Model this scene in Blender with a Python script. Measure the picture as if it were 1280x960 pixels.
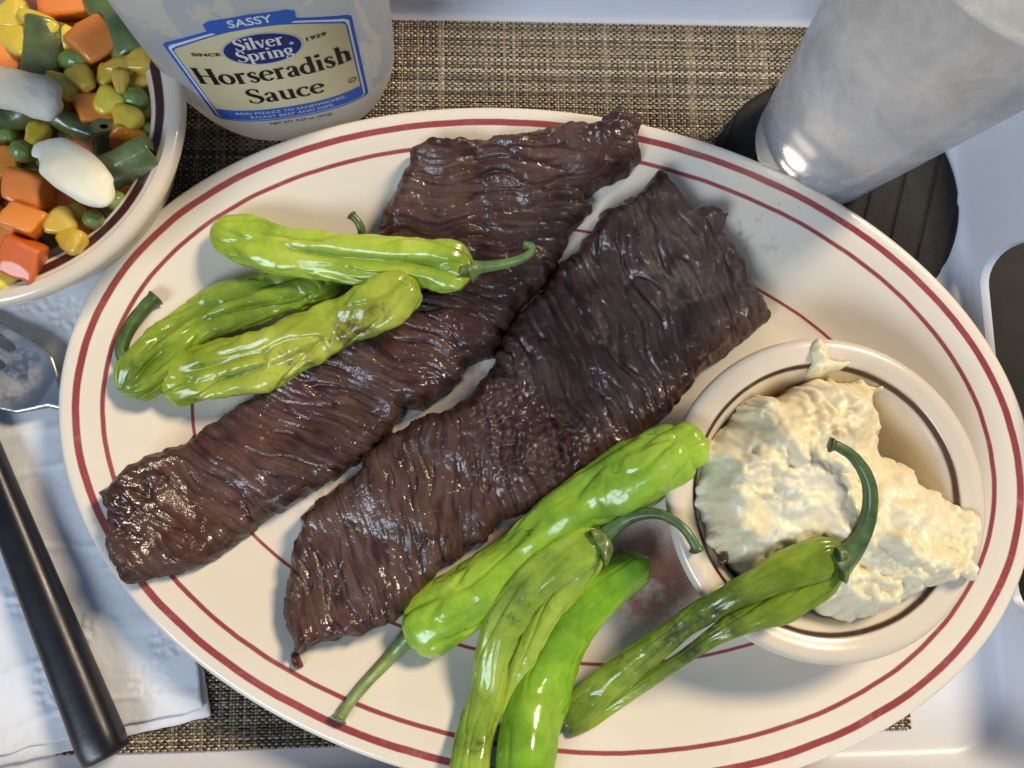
import bpy, bmesh, math, random
import numpy as np
from mathutils import Vector, Matrix
random.seed(7)
for _o in list(bpy.data.objects): bpy.data.objects.remove(_o)
SC = bpy.context.scene
COL = SC.collection

# ------------------------------------------------------------------ camera
FPX, CX, CY, H = 961.0, 640.0, 480.0, 0.28          # photo focal length in pixels, camera height above the tray floor
R = np.array([[0.99858331, 0.00641212, -0.05282283],
              [-0.01341757, 0.99097722, -0.13335709],
              [0.05149112, 0.13387692, 0.98965935]])
cd = bpy.data.cameras.new('camera'); cam = bpy.data.objects.new('camera', cd); COL.objects.link(cam)
cd.sensor_fit = 'HORIZONTAL'; cd.sensor_width = 36; cd.lens = FPX/1280*36
cd.clip_start = 0.01; cd.clip_end = 50
cam.matrix_world = Matrix([[*R[0], 0], [*R[1], 0], [*R[2], H], [0, 0, 0, 1]])
SC.camera = cam
SC.render.resolution_x, SC.render.resolution_y = 1024, 768

# ------------------------------------------------------------------ light
W = bpy.data.worlds.new('World'); SC.world = W; W.use_nodes = True
bg = W.node_tree.nodes['Background']
bg.inputs[0].default_value = (0.30, 0.52, 1.0, 1); bg.inputs[1].default_value = 0.20

def lamp(name, loc, target, color, power, size, size_y=None):
    l = bpy.data.lights.new(name, 'AREA'); l.energy = power; l.color = color
    l.shape = 'RECTANGLE' if size_y else 'DISK'; l.size = size
    if size_y: l.size_y = size_y
    o = bpy.data.objects.new(name, l); COL.objects.link(o); o.location = loc
    o.rotation_euler = (Vector(target)-Vector(loc)).to_track_quat('-Z', 'Y').to_euler()
    return o
lamp('lamp_key', (0.98, 0.79, 1.24), (0.02, 0.02, 0), (1.0, 0.82, 0.59), 31, 0.40)
lamp('window_light', (-0.80, -1.00, 1.30), (0, 0, 0), (0.74, 0.86, 1.0), 21, 0.85, 0.6)
SC.view_settings.view_transform = 'Standard'; SC.view_settings.look = 'None'
SC.view_settings.exposure = 0.0; SC.view_settings.gamma = 1
SC.render.engine = 'CYCLES'
SC.cycles.use_denoising = True
SC.cycles.max_bounces = 10; SC.cycles.transmission_bounces = 10; SC.cycles.transparent_max_bounces = 12
SC.cycles.sample_clamp_indirect = 25

# ------------------------------------------------------------------ pixel -> place
def U(px, py, z=0.0):
    """point of the plane at height z that the photo shows at (px, py)"""
    r = R @ np.array([(px-CX)/FPX, -(py-CY)/FPX, -1.0]); t = (H-z)/(-r[2])
    return np.array([r[0]*t, r[1]*t, z])
def mpp(z, px=CX, py=CY):                            # metres per pixel at height z where the photo shows (px, py)
    return (H-z)/-(R[2] @ np.array([(px-CX)/FPX, -(py-CY)/FPX, -1.0]))/FPX

# ------------------------------------------------------------------ noise
def _hash(ix, iy, iz, seed):
    h = (ix.astype(np.int64)*374761393 + iy.astype(np.int64)*668265263 + iz.astype(np.int64)*2147483647 + seed*144665) & 0xFFFFFFFF
    h = ((h ^ (h >> 13))*1274126177) & 0xFFFFFFFF
    h = ((h ^ (h >> 16))*2246822519) & 0xFFFFFFFF
    return (h ^ (h >> 15)) & 0xFFFFFFFF
_G = np.array([[1,1,0],[-1,1,0],[1,-1,0],[-1,-1,0],[1,0,1],[-1,0,1],[1,0,-1],[-1,0,-1],[0,1,1],[0,-1,1],[0,1,-1],[0,-1,-1],[1,1,0],[-1,1,0],[0,-1,1],[0,-1,-1]], float)
def noise(x, y, z=0.0, seed=0):
    x, y, z = np.broadcast_arrays(np.asarray(x, float), np.asarray(y, float), np.asarray(z, float))
    x0, y0, z0 = np.floor(x), np.floor(y), np.floor(z); fx, fy, fz = x-x0, y-y0, z-z0
    u, v, w = [f*f*f*(f*(f*6-15)+10) for f in (fx, fy, fz)]
    def c(dx, dy, dz):
        g = _G[_hash(x0+dx, y0+dy, z0+dz, seed) & 15]
        return g[..., 0]*(fx-dx)+g[..., 1]*(fy-dy)+g[..., 2]*(fz-dz)
    L = lambda a, b, t: a+(b-a)*t
    return L(L(L(c(0,0,0), c(1,0,0), u), L(c(0,1,0), c(1,1,0), u), v), L(L(c(0,0,1), c(1,0,1), u), L(c(0,1,1), c(1,1,1), u), v), w)
def fbm(x, y, z=0.0, seed=0, o=4, g=0.5):
    s, a = 0, 1.0
    for i in range(o):
        k = 2.03**i; s = s+a*noise(x*k, y*k, z*k, seed+i*17); a *= g
    return s
def sstep(a, b, x):
    t = np.clip((x-a)/(b-a), 0, 1); return t*t*(3-2*t)

# ------------------------------------------------------------------ objects
def mesh_np(name, V, F4=None, F3=None, attrs=None, smooth=True):
    me = bpy.data.meshes.new(name)
    F4 = np.zeros((0, 4), int) if F4 is None else np.asarray(F4, int).reshape(-1, 4)
    F3 = np.zeros((0, 3), int) if F3 is None else np.asarray(F3, int).reshape(-1, 3)
    V = np.asarray(V, np.float32); me.vertices.add(len(V)); me.vertices.foreach_set('co', V.ravel())
    nl = F4.size+F3.size; me.loops.add(nl); me.loops.foreach_set('vertex_index', np.concatenate([F4.ravel(), F3.ravel()]).astype(np.int32))
    n = len(F4)+len(F3); me.polygons.add(n)
    st = np.concatenate([np.arange(len(F4))*4, F4.size+np.arange(len(F3))*3]).astype(np.int32)
    me.polygons.foreach_set('loop_start', st)
    me.update(calc_edges=True); me.validate()
    if smooth: me.polygons.foreach_set('use_smooth', np.ones(len(me.polygons), bool))
    for k, a in (attrs or {}).items():
        at = me.attributes.new(k, 'FLOAT', 'POINT'); at.data.foreach_set('value', np.asarray(a, np.float32))
    return me
def put(name, me, mat, parent=None, loc=None, rot=None):
    o = bpy.data.objects.new(name, me); COL.objects.link(o)
    if mat is not None and me is not None:
        if len(me.materials) == 0: me.materials.append(mat)
        else: me.materials[0] = mat
    if parent is not None: o.parent = parent
    if loc is not None: o.location = loc
    if rot is not None: o.rotation_euler = rot
    return o
def tag(o, label=None, cat=None, group=None, kind=None):
    if label: o['label'] = label
    if cat: o['category'] = cat
    if group: o['group'] = group
    if kind: o['kind'] = kind
    return o
def empty(name, loc, label, cat, group=None, rotz=0):
    o = bpy.data.objects.new(name, None); COL.objects.link(o); o.location = loc; o.rotation_euler = (0, 0, rotz)
    o.empty_display_size = 0.01
    return tag(o, label, cat, group)
def grid_faces(n, m, wrap_m=False, off=0):
    i = np.arange(n-1)[:, None]; j = np.arange(m if wrap_m else m-1)[None, :]; j2 = (j+1) % m
    a = i*m+j; b = i*m+j2; c = (i+1)*m+j2; d = (i+1)*m+j
    return np.stack([a, b, c, d], -1).reshape(-1, 4)+off
def catmull(P, n):
    P = np.asarray(P, float); k = len(P); Q = np.vstack([2*P[0]-P[1], P, 2*P[-1]-P[-2]])
    t = np.linspace(0, k-1, n); i = np.minimum(t.astype(int), k-2); f = (t-i)[:, None]
    p0, p1, p2, p3 = Q[i], Q[i+1], Q[i+2], Q[i+3]
    return 0.5*((2*p1)+(-p0+p2)*f+(2*p0-5*p1+4*p2-p3)*f*f+(-p0+3*p1-3*p2+p3)*f**3)

# ------------------------------------------------------------------ materials
class M:
    def __init__(s, name, **kw):
        s.m = bpy.data.materials.new(name); s.m.use_nodes = True; s.t = s.m.node_tree
        s.b = s.t.nodes['Principled BSDF']; s.out = s.t.nodes['Material Output']
        s.co = s.t.nodes.new('ShaderNodeTexCoord').outputs['Object']
        for k, v in kw.items(): s.set(k, v)
    NM = dict(color='Base Color', rough='Roughness', metal='Metallic', spec='Specular IOR Level', coat='Coat Weight', coat_rough='Coat Roughness',
              sss='Subsurface Weight', sss_r='Subsurface Radius', sss_s='Subsurface Scale', trans='Transmission Weight', ior='IOR', sheen='Sheen Weight', normal='Normal', cnormal='Coat Normal', emit='Emission Color', emit_s='Emission Strength', alpha='Alpha')
    def set(s, k, v):
        i = s.b.inputs[s.NM[k]]
        if hasattr(v, 'links'): s.t.links.new(v, i)
        else: i.default_value = (*v, 1) if (k in ('color', 'emit') and len(v) == 3) else v
    def node(s, typ, ins=None, out=0, **props):
        n = s.t.nodes.new('ShaderNode'+typ)
        for k, v in props.items(): setattr(n, k, v)
        for k, v in (ins or {}).items():
            if hasattr(v, 'links'): s.t.links.new(v, n.inputs[k])
            else: n.inputs[k].default_value = v
        return n.outputs[out]
    def noise(s, scale, detail=4, rough=0.5, dist=0.0, co=None, out=0):
        return s.node('TexNoise', {'Vector': co or s.co, 'Scale': scale, 'Detail': detail, 'Roughness': rough, 'Distortion': dist}, out)
    def mapped(s, sc=(1, 1, 1), rot=(0, 0, 0), loc=(0, 0, 0), co=None):
        return s.node('Mapping', {'Vector': co or s.co, 'Scale': sc, 'Rotation': rot, 'Location': loc})
    def ramp(s, f, stops, interp='LINEAR'):
        n = s.t.nodes.new('ShaderNodeValToRGB'); s.t.links.new(f, n.inputs[0]); r = n.color_ramp; r.interpolation = interp
        while len(r.elements) < len(stops): r.elements.new(0.5)
        for e, (p, c) in zip(r.elements, stops): e.position = p; e.color = (*c, 1) if len(c) == 3 else c
        return n.outputs[0]
    def val(s, f, stops): return s.ramp(f, [(p, (v, v, v)) for p, v in stops])
    def mix(s, f, a, b, typ='MIX'):
        n = s.t.nodes.new('ShaderNodeMix'); n.data_type = 'RGBA'; n.blend_type = typ
        for i, v in ((0, f), (6, a), (7, b)):
            if hasattr(v, 'links'): s.t.links.new(v, n.inputs[i])
            else: n.inputs[i].default_value = v if i == 0 else (*v, 1)
        return n.outputs[2]
    def math(s, op, a, b=0.0, clamp=False):
        n = s.t.nodes.new('ShaderNodeMath'); n.operation = op; n.use_clamp = clamp
        for i, v in ((0, a), (1, b)):
            if hasattr(v, 'links'): s.t.links.new(v, n.inputs[i])
            else: n.inputs[i].default_value = v
        return n.outputs[0]
    def attr(s, name): return s.node('Attribute', None, 'Fac', attribute_name=name)
    def bump(s, h, strength=0.5, dist=0.001, normal=None):
        ins = {'Height': h, 'Strength': strength, 'Distance': dist}
        if normal is not None: ins['Normal'] = normal
        return s.node('Bump', ins)
    def sphere_mask(s, p, r0, r1):
        d = s.node('VectorMath', {0: s.co, 1: tuple(p)}, 'Value', operation='DISTANCE')
        n = s.t.nodes.new('ShaderNodeMapRange'); s.t.links.new(d, n.inputs[0]); n.inputs[1].default_value = r0; n.inputs[2].default_value = r1
        n.inputs[3].default_value = 1; n.inputs[4].default_value = 0; n.interpolation_type = 'SMOOTHSTEP'
        return n.outputs[0]

# ================================================================== SETTING
# table under the tray
m = M('dark_stone', rough=0.6, spec=0.2)
m.set('color', m.ramp(m.noise(60, 6, 0.65), [(0.3, (0.007, 0.007, 0.007)), (0.6, (0.016, 0.016, 0.015)), (0.8, (0.03, 0.029, 0.027))]))
me = mesh_np('table', [(-2, -2, -0.006), (2, -2, -0.006), (2, 2, -0.006), (-2, 2, -0.006)], [(0, 1, 2, 3)])
tag(put('table', me, m.m), kind='structure')

# tray: swept profile round a rounded rectangle, handle holes cut through the short walls
TX0, TX1, TY0, TY1 = -0.262, 0.1872, -0.0925, 0.1835
def tray_mesh():
    inner = [(0.0, 0.0), (0.0012, 0.0001), (0.0030, 0.0008), (0.0044, 0.0024), (0.0052, 0.005), (0.012, 0.026), (0.0155, 0.038), (0.0165, 0.0405), (0.0182, 0.0418), (0.021, 0.042), (0.026, 0.0415), (0.0275, 0.0405), (0.0276, 0.039), (0.026, 0.0382)]
    outer = [(0.0205, 0.0384), (0.0185, 0.0375), (0.0152, 0.026), (0.0082, 0.004), (0.0066, 0.0), (0.004, -0.003), (0.0, -0.0035)]
    prof = inner+outer; n = len(prof); cr = 0.018; path = []
    for (cx, cy, a0) in ((TX1-cr, TY1-cr, 0), (TX0+cr, TY1-cr, 90), (TX0+cr, TY0+cr, 180), (TX1-cr, TY0+cr, 270)):
        for k in range(13): a = math.radians(a0+90*k/12); path.append((cx, cy, math.cos(a), math.sin(a)))
    V = []
    for (cx, cy, c, s) in path:
        for (r, z) in prof: V.append((cx+c*(cr+r), cy+s*(cr+r), z))
    P = len(path); F = [(i*n+j, ((i+1) % P)*n+j, ((i+1) % P)*n+j+1, i*n+j+1) for i in range(P) for j in range(n-1)]
    bm = bmesh.new(); vs = [bm.verts.new(v) for v in V]
    for f in F: bm.faces.new([vs[k] for k in f])
    bm.faces.new([vs[i*n] for i in range(P)]); bm.faces.new([vs[i*n+n-1] for i in reversed(range(P))])
    bmesh.ops.recalc_face_normals(bm, faces=bm.faces)
    me = bpy.data.meshes.new('serving_tray'); bm.to_mesh(me); bm.free(); return me
def rounded_cutter(x0, x1, y0, y1, z0, z1, r):
    bm = bmesh.new(); pts = []
    for (cy, cz, a0) in ((y1-r, z1-r, 0), (y0+r, z1-r, 90), (y0+r, z0+r, 180), (y1-r, z0+r, 270)):
        for k in range(9): a = math.radians(a0+90*k/8); pts.append((cy+r*math.cos(a), cz+r*math.sin(a)))
    A = [bm.verts.new((x0, *p)) for p in pts]; B = [bm.verts.new((x1, *p)) for p in pts]; n = len(pts)
    for i in range(n): bm.faces.new((A[i], A[(i+1) % n], B[(i+1) % n], B[i]))
    bm.faces.new(A[::-1]); bm.faces.new(B); bmesh.ops.recalc_face_normals(bm, faces=bm.faces)
    me = bpy.data.meshes.new('cut'); bm.to_mesh(me); bm.free()
    o = bpy.data.objects.new('cut', me); COL.objects.link(o); return o
m = M('tray_plastic', color=(0.76, 0.77, 0.80), rough=0.32)
n_ = m.noise(9, 5); m.set('rough', m.val(n_, [(0.3, 0.24), (0.7, 0.42)]))
m.set('color', m.mix(m.val(m.noise(35, 8, 0.7), [(0.62, 0), (0.8, 0.35)]), (0.76, 0.765, 0.79), (0.55, 0.53, 0.50)))
m.set('normal', m.bump(m.noise(900, 2), 0.06, 0.0004))
tray = put('serving_tray', tray_mesh(), m.m)
for cx in (TX1+0.0, TX0-0.03):
    c = rounded_cutter(cx, cx+0.03, -0.050, 0.0855, 0.006, 0.033, 0.0125)
    md = tray.modifiers.new('hole', 'BOOLEAN'); md.object = c; md.solver = 'EXACT'; md.operation = 'DIFFERENCE'
dg = bpy.context.evaluated_depsgraph_get(); me = bpy.data.meshes.new_from_object(tray.evaluated_get(dg))
tray.modifiers.clear(); tray.data = me
for o in [o for o in COL.objects if o.name.startswith('cut')]: bpy.data.objects.remove(o)
for p in me.polygons: p.use_smooth = True
try: me.set_sharp_from_angle(angle=math.radians(35))
except Exception: pass
tag(tray, 'white plastic serving tray with raised walls and handle holes under everything', 'tray')

# ------------------------------------------------------------------ woven placemat
MX0, MX1, MY0, MY1 = -0.225, 0.1550, -0.0868, 0.1806
def weave():
    rng = np.random.default_rng(3)
    px, py = 0.00120, 0.00102
    nx, ny = int((MX1-MX0)/px), int((MY1-MY0)/py)
    xs = MX0+(np.arange(nx)+0.5)*(MX1-MX0)/nx + rng.normal(0, 0.00010, nx)
    ys = MY0+(np.arange(ny)+0.5)*(MY1-MY0)/ny + rng.normal(0, 0.00009, ny)
    Vs, Fs, tone, kind, off = [], [], [], [], 0
    z0 = 0.0013; amp = 0.00042
    for axis in (0, 1):
        cs = xs if axis == 0 else ys; n = len(cs); m_ = ny if axis == 0 else nx
        lo, hi = (MY0, MY1) if axis == 0 else (MX0, MX1); other = ys if axis == 0 else xs
        s = np.empty(2*m_+1); s[1::2] = other; s[2:-1:2] = (other[1:]+other[:-1])/2; s[0] = lo; s[-1] = hi
        i = np.arange(n)[:, None]; k = np.arange(2*m_+1)[None, :]
        par = ((i+(k-1)//2+axis) % 2)*2-1
        # the odd thread floats over two
        fl = (rng.random((n, 2*m_+1)) < 0.06)
        z = np.where(k % 2 == 1, par*amp, 0.0)*np.where(fl, -0.4, 1.0)
        wob = rng.normal(0, 0.00005, (n, 2*m_+1))
        hw = (0.00050 if axis == 0 else 0.00040)*(1+rng.normal(0, 0.10, n))[:, None]*(1-0.14*(k % 2 == 0))
        C = cs[:, None]+wob
        P = np.empty((n, 2*m_+1, 3, 3))
        for q, (e, dz) in enumerate(((-1, -0.00032), (0, 0.00012), (1, -0.00032))):
            a = C+e*hw; b = np.broadcast_to(s[None, :], a.shape)
            P[:, :, q, 0], P[:, :, q, 1] = (a, b) if axis == 0 else (b, a)
            P[:, :, q, 2] = z0+z+dz
        base = (np.arange(n)*(2*m_+1)*3)[:, None, None]+(np.arange(2*m_)*3)[None, :, None]+np.arange(2)[None, None, :]+off
        f = np.stack([base, base+1, base+4, base+3], -1).reshape(-1, 4)
        if axis == 1: f = f[:, ::-1]
        Vs.append(P.reshape(-1, 3)); Fs.append(f); off += P.size//3
        th = rng.random(n)[:, None]*np.ones((1, 2*m_+1)); th = th*0.72+rng.random((n, 2*m_+1))*0.28
        tone.append(np.repeat(th.reshape(-1), 3)); kind.append(np.full(P.size//3, float(axis)))
    return mesh_np('threads', np.vstack(Vs), np.vstack(Fs), attrs={'tone': np.concatenate(tone), 'weft': np.concatenate(kind)})
mat_e = empty('placemat', ((MX0+MX1)/2, (MY0+MY1)/2, 0), 'dark brown and gold woven vinyl placemat under the oval platter', 'placemat')
m = M('vinyl_thread', rough=0.30, spec=0.7)
tn = m.attr('tone')
m.set('color', m.mix(m.attr('weft'), m.ramp(tn, [(0.2, (0.016, 0.013, 0.010)), (0.6, (0.07, 0.056, 0.04)), (0.95, (0.30, 0.24, 0.155))]),
                     m.ramp(tn, [(0.1, (0.11, 0.085, 0.053)), (0.5, (0.38, 0.305, 0.185)), (0.95, (0.66, 0.55, 0.36))])))
m.set('metal', 0.25)
th = put('threads', weave(), m.m, mat_e, loc=(-(MX0+MX1)/2, -(MY0+MY1)/2, 0)); tag(th, kind='stuff')
m2 = M('mat_backing', color=(0.012, 0.010, 0.008), rough=0.8)
e_ = 0.0006
me = mesh_np('backing', [(MX0+e_, MY0+e_, 0.0003), (MX1-e_, MY0+e_, 0.0003), (MX1-e_, MY1-e_, 0.0003), (MX0+e_, MY1-e_, 0.0003),
                          (MX0+e_, MY0+e_, 0.0006), (MX1-e_, MY0+e_, 0.0006), (MX1-e_, MY1-e_, 0.0006), (MX0+e_, MY1-e_, 0.0006)],
             [(3, 2, 1, 0), (4, 5, 6, 7), (0, 1, 5, 4), (1, 2, 6, 5), (2, 3, 7, 6), (3, 0, 4, 7)], smooth=False)
put('backing', me, m2.m, mat_e, loc=(-(MX0+MX1)/2, -(MY0+MY1)/2, 0))
MATZ = 0.0019

# ================================================================== PLATTER
PC, PA, PB, PANG = np.array([0.0296, 0.0178]), 0.1662, 0.1148, math.radians(-9.43)
ca, sa = math.cos(PANG), math.sin(PANG)
PROF_D = np.array([0.0, 0.0012, 0.003, 0.008, 0.018, 0.028, 0.034, 0.038, 0.041, 0.046, 0.2])
PROF_Z = np.array([0.0216, 0.0222, 0.0221, 0.0210, 0.0170, 0.0122, 0.0096, 0.0083, 0.0077, 0.0072, 0.0070])
def pl_local(x, y):
    dx, dy = np.asarray(x)-PC[0], np.asarray(y)-PC[1]; return dx*ca+dy*sa, -dx*sa+dy*ca
def plate_d(x, y):
    lx, ly = pl_local(x, y); lo = np.full(np.shape(lx), -0.25); hi = np.full(np.shape(lx), PB-0.001)
    for _ in range(26):
        mid = (lo+hi)/2; ins = (lx/(PA-mid))**2+(ly/(PB-mid))**2 < 1
        lo = np.where(ins, mid, lo); hi = np.where(ins, hi, mid)
    return (lo+hi)/2
def plate_z(x, y): return np.interp(plate_d(x, y), PROF_D, PROF_Z)
def ellipse_lathe(prof, na=220):
    """prof: list of (d, z, off)"""
    V, off = [], []
    a = np.linspace(0, 2*np.pi, na, endpoint=False)
    for (d, z, o) in prof:
        lx, ly = (PA-d)*np.cos(a), (PB-d)*np.sin(a)
        V.append(np.stack([lx, ly, np.full(na, z)], -1)); off.append(np.full(na, o))
    V = np.vstack(V); F = grid_faces(len(prof), na, True); n = len(V)
    V = np.vstack([V, [[0, 0, prof[0][1]], [0, 0, prof[-1][1]]]]); off = np.concatenate(off+[[prof[0][2]], [prof[-1][2]]])
    k = np.arange(na); k2 = (k+1) % na; L = (len(prof)-1)*na
    F3 = np.vstack([np.stack([k2, k, np.full(na, n)], -1), np.stack([L+k, L+k2, np.full(na, n+1)], -1)])
    return V, F, F3, off
bot = [(0.060, 0.0036), (0.050, 0.0036), (0.0485, 0.0021), (0.0465, 0.0020), (0.045, 0.0034), (0.042, 0.0042), (0.036, 0.0058), (0.026, 0.0092), (0.014, 0.0140), (0.004, 0.0180), (0.0008, 0.0196), (-0.0002, 0.0206)]
dd = np.concatenate([np.linspace(0, 0.004, 9), np.linspace(0.005, 0.05, 46), np.linspace(0.055, 0.1, 10)])
zz = np.interp(dd, PROF_D, PROF_Z); ker = np.array([1, 2, 3, 2, 1])/9
zz[11:-3] = np.convolve(zz, ker, 'same')[11:-3]
prof = [(d, z, -0.01) for d, z in bot]+[(d, z, d) for d, z in zip(dd, zz)]
V, F, F3, off = ellipse_lathe(prof)
m = M('platter_glaze', rough=0.16, spec=0.5, coat=0.3, coat_rough=0.06)
o_ = m.attr('off'); wn = m.noise(70, 3)
of = m.math('ADD', o_, m.math('MULTIPLY', m.math('SUBTRACT', wn, 0.5), 0.0007))
def band(a, b, s=0.00018):
    l = m.node('MapRange', {0: of, 1: a-s, 2: a+s, 3: 0.0, 4: 1.0}); h = m.node('MapRange', {0: of, 1: b-s, 2: b+s, 3: 1.0, 4: 0.0})
    return m.math('MULTIPLY', l, h)
cream = m.ramp(m.noise(14, 5, 0.6), [(0.35, (0.76, 0.68, 0.55)), (0.65, (0.80, 0.725, 0.60))])
# grease and meat-juice stains on the glaze
for (px, py, r0, r1, col, lo, hi, sc) in ((812, 722, 0.008, 0.026, (0.30, 0.075, 0.04), 0.26, 0.50, 80), (640, 655, 0.004, 0.016, (0.42, 0.14, 0.09), 0.35, 0.6, 120),
                                       (940, 292, 0.002, 0.016, (0.25, 0.13, 0.07), 0.55, 0.72, 190), (470, 590, 0.004, 0.018, (0.42, 0.25, 0.14), 0.5, 0.72, 160),
                                       (1000, 260, 0.004, 0.03, (0.30, 0.12, 0.08), 0.66, 0.74, 260), (700, 160, 0.004, 0.035, (0.30, 0.12, 0.08), 0.66, 0.72, 420), (400, 615, 0.003, 0.016, (0.45, 0.24, 0.13), 0.45, 0.70, 140), (590, 470, 0.004, 0.014, (0.42, 0.20, 0.11), 0.40, 0.66, 120), (930, 320, 0.01, 0.05, (0.45, 0.28, 0.15), 0.60, 0.75, 60), (330, 160, 0.004, 0.04, (0.35, 0.20, 0.12), 0.70, 0.75, 500)):
    x, y, z = U(px, py, 0.009); lx, ly = pl_local(x, y)
    k = m.math('MULTIPLY', m.sphere_mask((lx, ly, 0.009), r0, r1), m.val(m.noise(sc, 6, 0.65), [(lo, 0), (hi, 1)]))
    cream = m.mix(m.math('MULTIPLY', k, 0.85), cream, col)
stripe = m.math('ADD', m.math('ADD', band(0.0043, 0.0065), band(0.0122, 0.01355)), band(0.0378, 0.0389), True)
worn = m.val(m.noise(160, 5, 0.7), [(0.28, 0.86), (0.45, 0.98)])
c = m.mix(m.math('MULTIPLY', stripe, worn), cream, m.ramp(m.noise(30, 3), [(0.3, (0.27, 0.035, 0.036)), (0.7, (0.34, 0.06, 0.058))]))
m.set('color', c)
m.set('rough', m.val(m.noise(45, 6, 0.65), [(0.3, 0.11), (0.7, 0.30)]))
# knife scratches
sc1 = m.noise(1.0, 4, 0.6, co=m.mapped((30, 1600, 1), (0, 0, 0.7))); sc2 = m.noise(1.0, 4, 0.6, co=m.mapped((40, 1900, 1), (0, 0, -0.9)))
m.set('normal', m.bump(m.math('ADD', sc1, sc2), 0.05, 0.0003))
plat = put('oval_platter', mesh_np('oval_platter', V, F, F3, {'off': off}), m.m, loc=(PC[0], PC[1], 0), rot=(0, 0, PANG))
tag(plat, 'cream oval diner platter with maroon rim stripes holding steak and peppers', 'platter')

# ================================================================== BOWLS
def bowl(name, px, py, R_, zb, h, label, cat, lip, bw, bd, lean=0.0):
    x, y = px, py
    P = [(0.0, 0.0016, -1), (0.40*R_, 0.0016, -1), (0.47*R_, 0.0012, -1), (0.485*R_, 0.0, -1), (0.52*R_, 0.0, -1), (0.535*R_, 0.0015, -1), (0.56*R_, 0.003, -1), (0.70*R_, 0.0075, -1), (0.83*R_, 0.0155, -1), (0.90*R_, h-0.0085, -1), (0.935*R_, h-0.0075, -1), (0.975*R_, h-0.0062, -1), (0.995*R_, h-0.0042, -1), (R_, h-0.0025, -1),
         (R_-0.0006, h-0.0010, 0.0006), (R_-0.002, h-0.0001, 0.002), (R_-0.004, h, 0.004), (R_-lip*0.75, h-0.0006, lip*0.75), (R_-lip, h-0.0013, lip), (R_-lip-bw*0.5, h-0.0013-bd*0.45, lip+bw*0.5), (R_-lip-bw, h-0.0013-bd, lip+bw), (R_-lip-bw-0.0028, h-0.0050-bd, lip+bw+0.004),
         (0.68*R_, 0.0135, 0.025), (0.56*R_, 0.0085, 0.03), (0.40*R_, 0.0062, 0.035), (0.2*R_, 0.0052, 0.04), (0.0, 0.005, 0.05)]
    P = np.array(P); Pn = catmull(P, 120); Pn[:, 2] = np.interp(np.linspace(0, len(P)-1, 120), np.arange(len(P)), P[:, 2])
    Pn = Pn[1:-1]; Pn[:, 0] = np.maximum(Pn[:, 0], 1e-4); na = 128; a = np.linspace(0, 2*np.pi, na, endpoint=False)
    wob = 1+0.004*np.cos(2*a+1)
    V = np.stack([Pn[:, :1]*np.cos(a)*wob, Pn[:, :1]*np.sin(a)*wob, np.repeat(Pn[:, 1:2], na, 1)], -1).reshape(-1, 3)
    F = grid_faces(len(Pn), na, True); off = np.repeat(Pn[:, 2], na)
    n = len(V); V = np.vstack([V, [[0, 0, Pn[0, 1]], [0, 0, Pn[-1, 1]]]]); off = np.append(off, [-1, 0.05]); k = np.arange(na); k2 = (k+1) % na; L = (len(Pn)-1)*na
    F3 = np.vstack([np.stack([k2, k, np.full(na, n)], -1), np.stack([L+k, L+k2, np.full(na, n+1)], -1)])
    m = M(name+'_glaze', spec=0.5, coat=0.25, coat_rough=0.08)
    of = m.math('ADD', m.attr('off'), m.math('MULTIPLY', m.math('SUBTRACT', m.noise(60, 3), 0.5), 0.0008))
    b0, b1 = lip+0.0002, lip+bw
    l = m.node('MapRange', {0: of, 1: b0-0.0003, 2: b0+0.0003, 3: 0.0, 4: 1.0}); hh = m.node('MapRange', {0: of, 1: b1-0.0003, 2: b1+0.0003, 3: 1.0, 4: 0.0})
    inn = m.val(m.attr('off'), [(0.010, 0), (0.018, 1)])
    cr = m.ramp(m.noise(25, 5, 0.6), [(0.3, (0.66, 0.565, 0.43)), (0.7, (0.73, 0.64, 0.50))])
    cr = m.mix(m.val(m.noise(240, 6, 0.7), [(0.70, 0), (0.78, 0.6)]), cr, (0.33, 0.22, 0.15))
    m.set('color', m.mix(m.math('MULTIPLY', l, hh), cr, (0.055, 0.016, 0.012)))
    m.set('rough', m.val(m.noise(60, 5, 0.6), [(0.3, 0.12), (0.7, 0.28)]))
    o = put(name, mesh_np(name, V, F, F3, {'off': off}), m.m, loc=(x, y, zb), rot=(0, lean, 0.4)); tag(o, label, cat)
    return o, np.array([x, y]), Pn
SB_H, SB_R = 0.0325, 0.0516
sbowl, SBC, SBP = bowl('small_bowl', 0.1129, -0.0045, SB_R, 0.0076, SB_H, 'small round cream bowl with brown inner band sitting on the platter', 'bowl', 0.0080, 0.0018, 0.0020)
VB_H, VB_R = 0.045, 0.0633
x, y, z = 0, 0, 0
vbowl, VBC, VBP = bowl('vegetable_bowl', -0.1536, 0.1182, VB_R, 0.0045, VB_H-0.0025, 'round cream bowl with dark brown band holding mixed vegetables', 'bowl', 0.0060, 0.0036, 0.0016)
def bowl_in(P, r):
    k = np.argmax(P[:, 1]); q = P[k:]; return np.interp(np.asarray(r), q[::-1, 0], q[::-1, 1])

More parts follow.
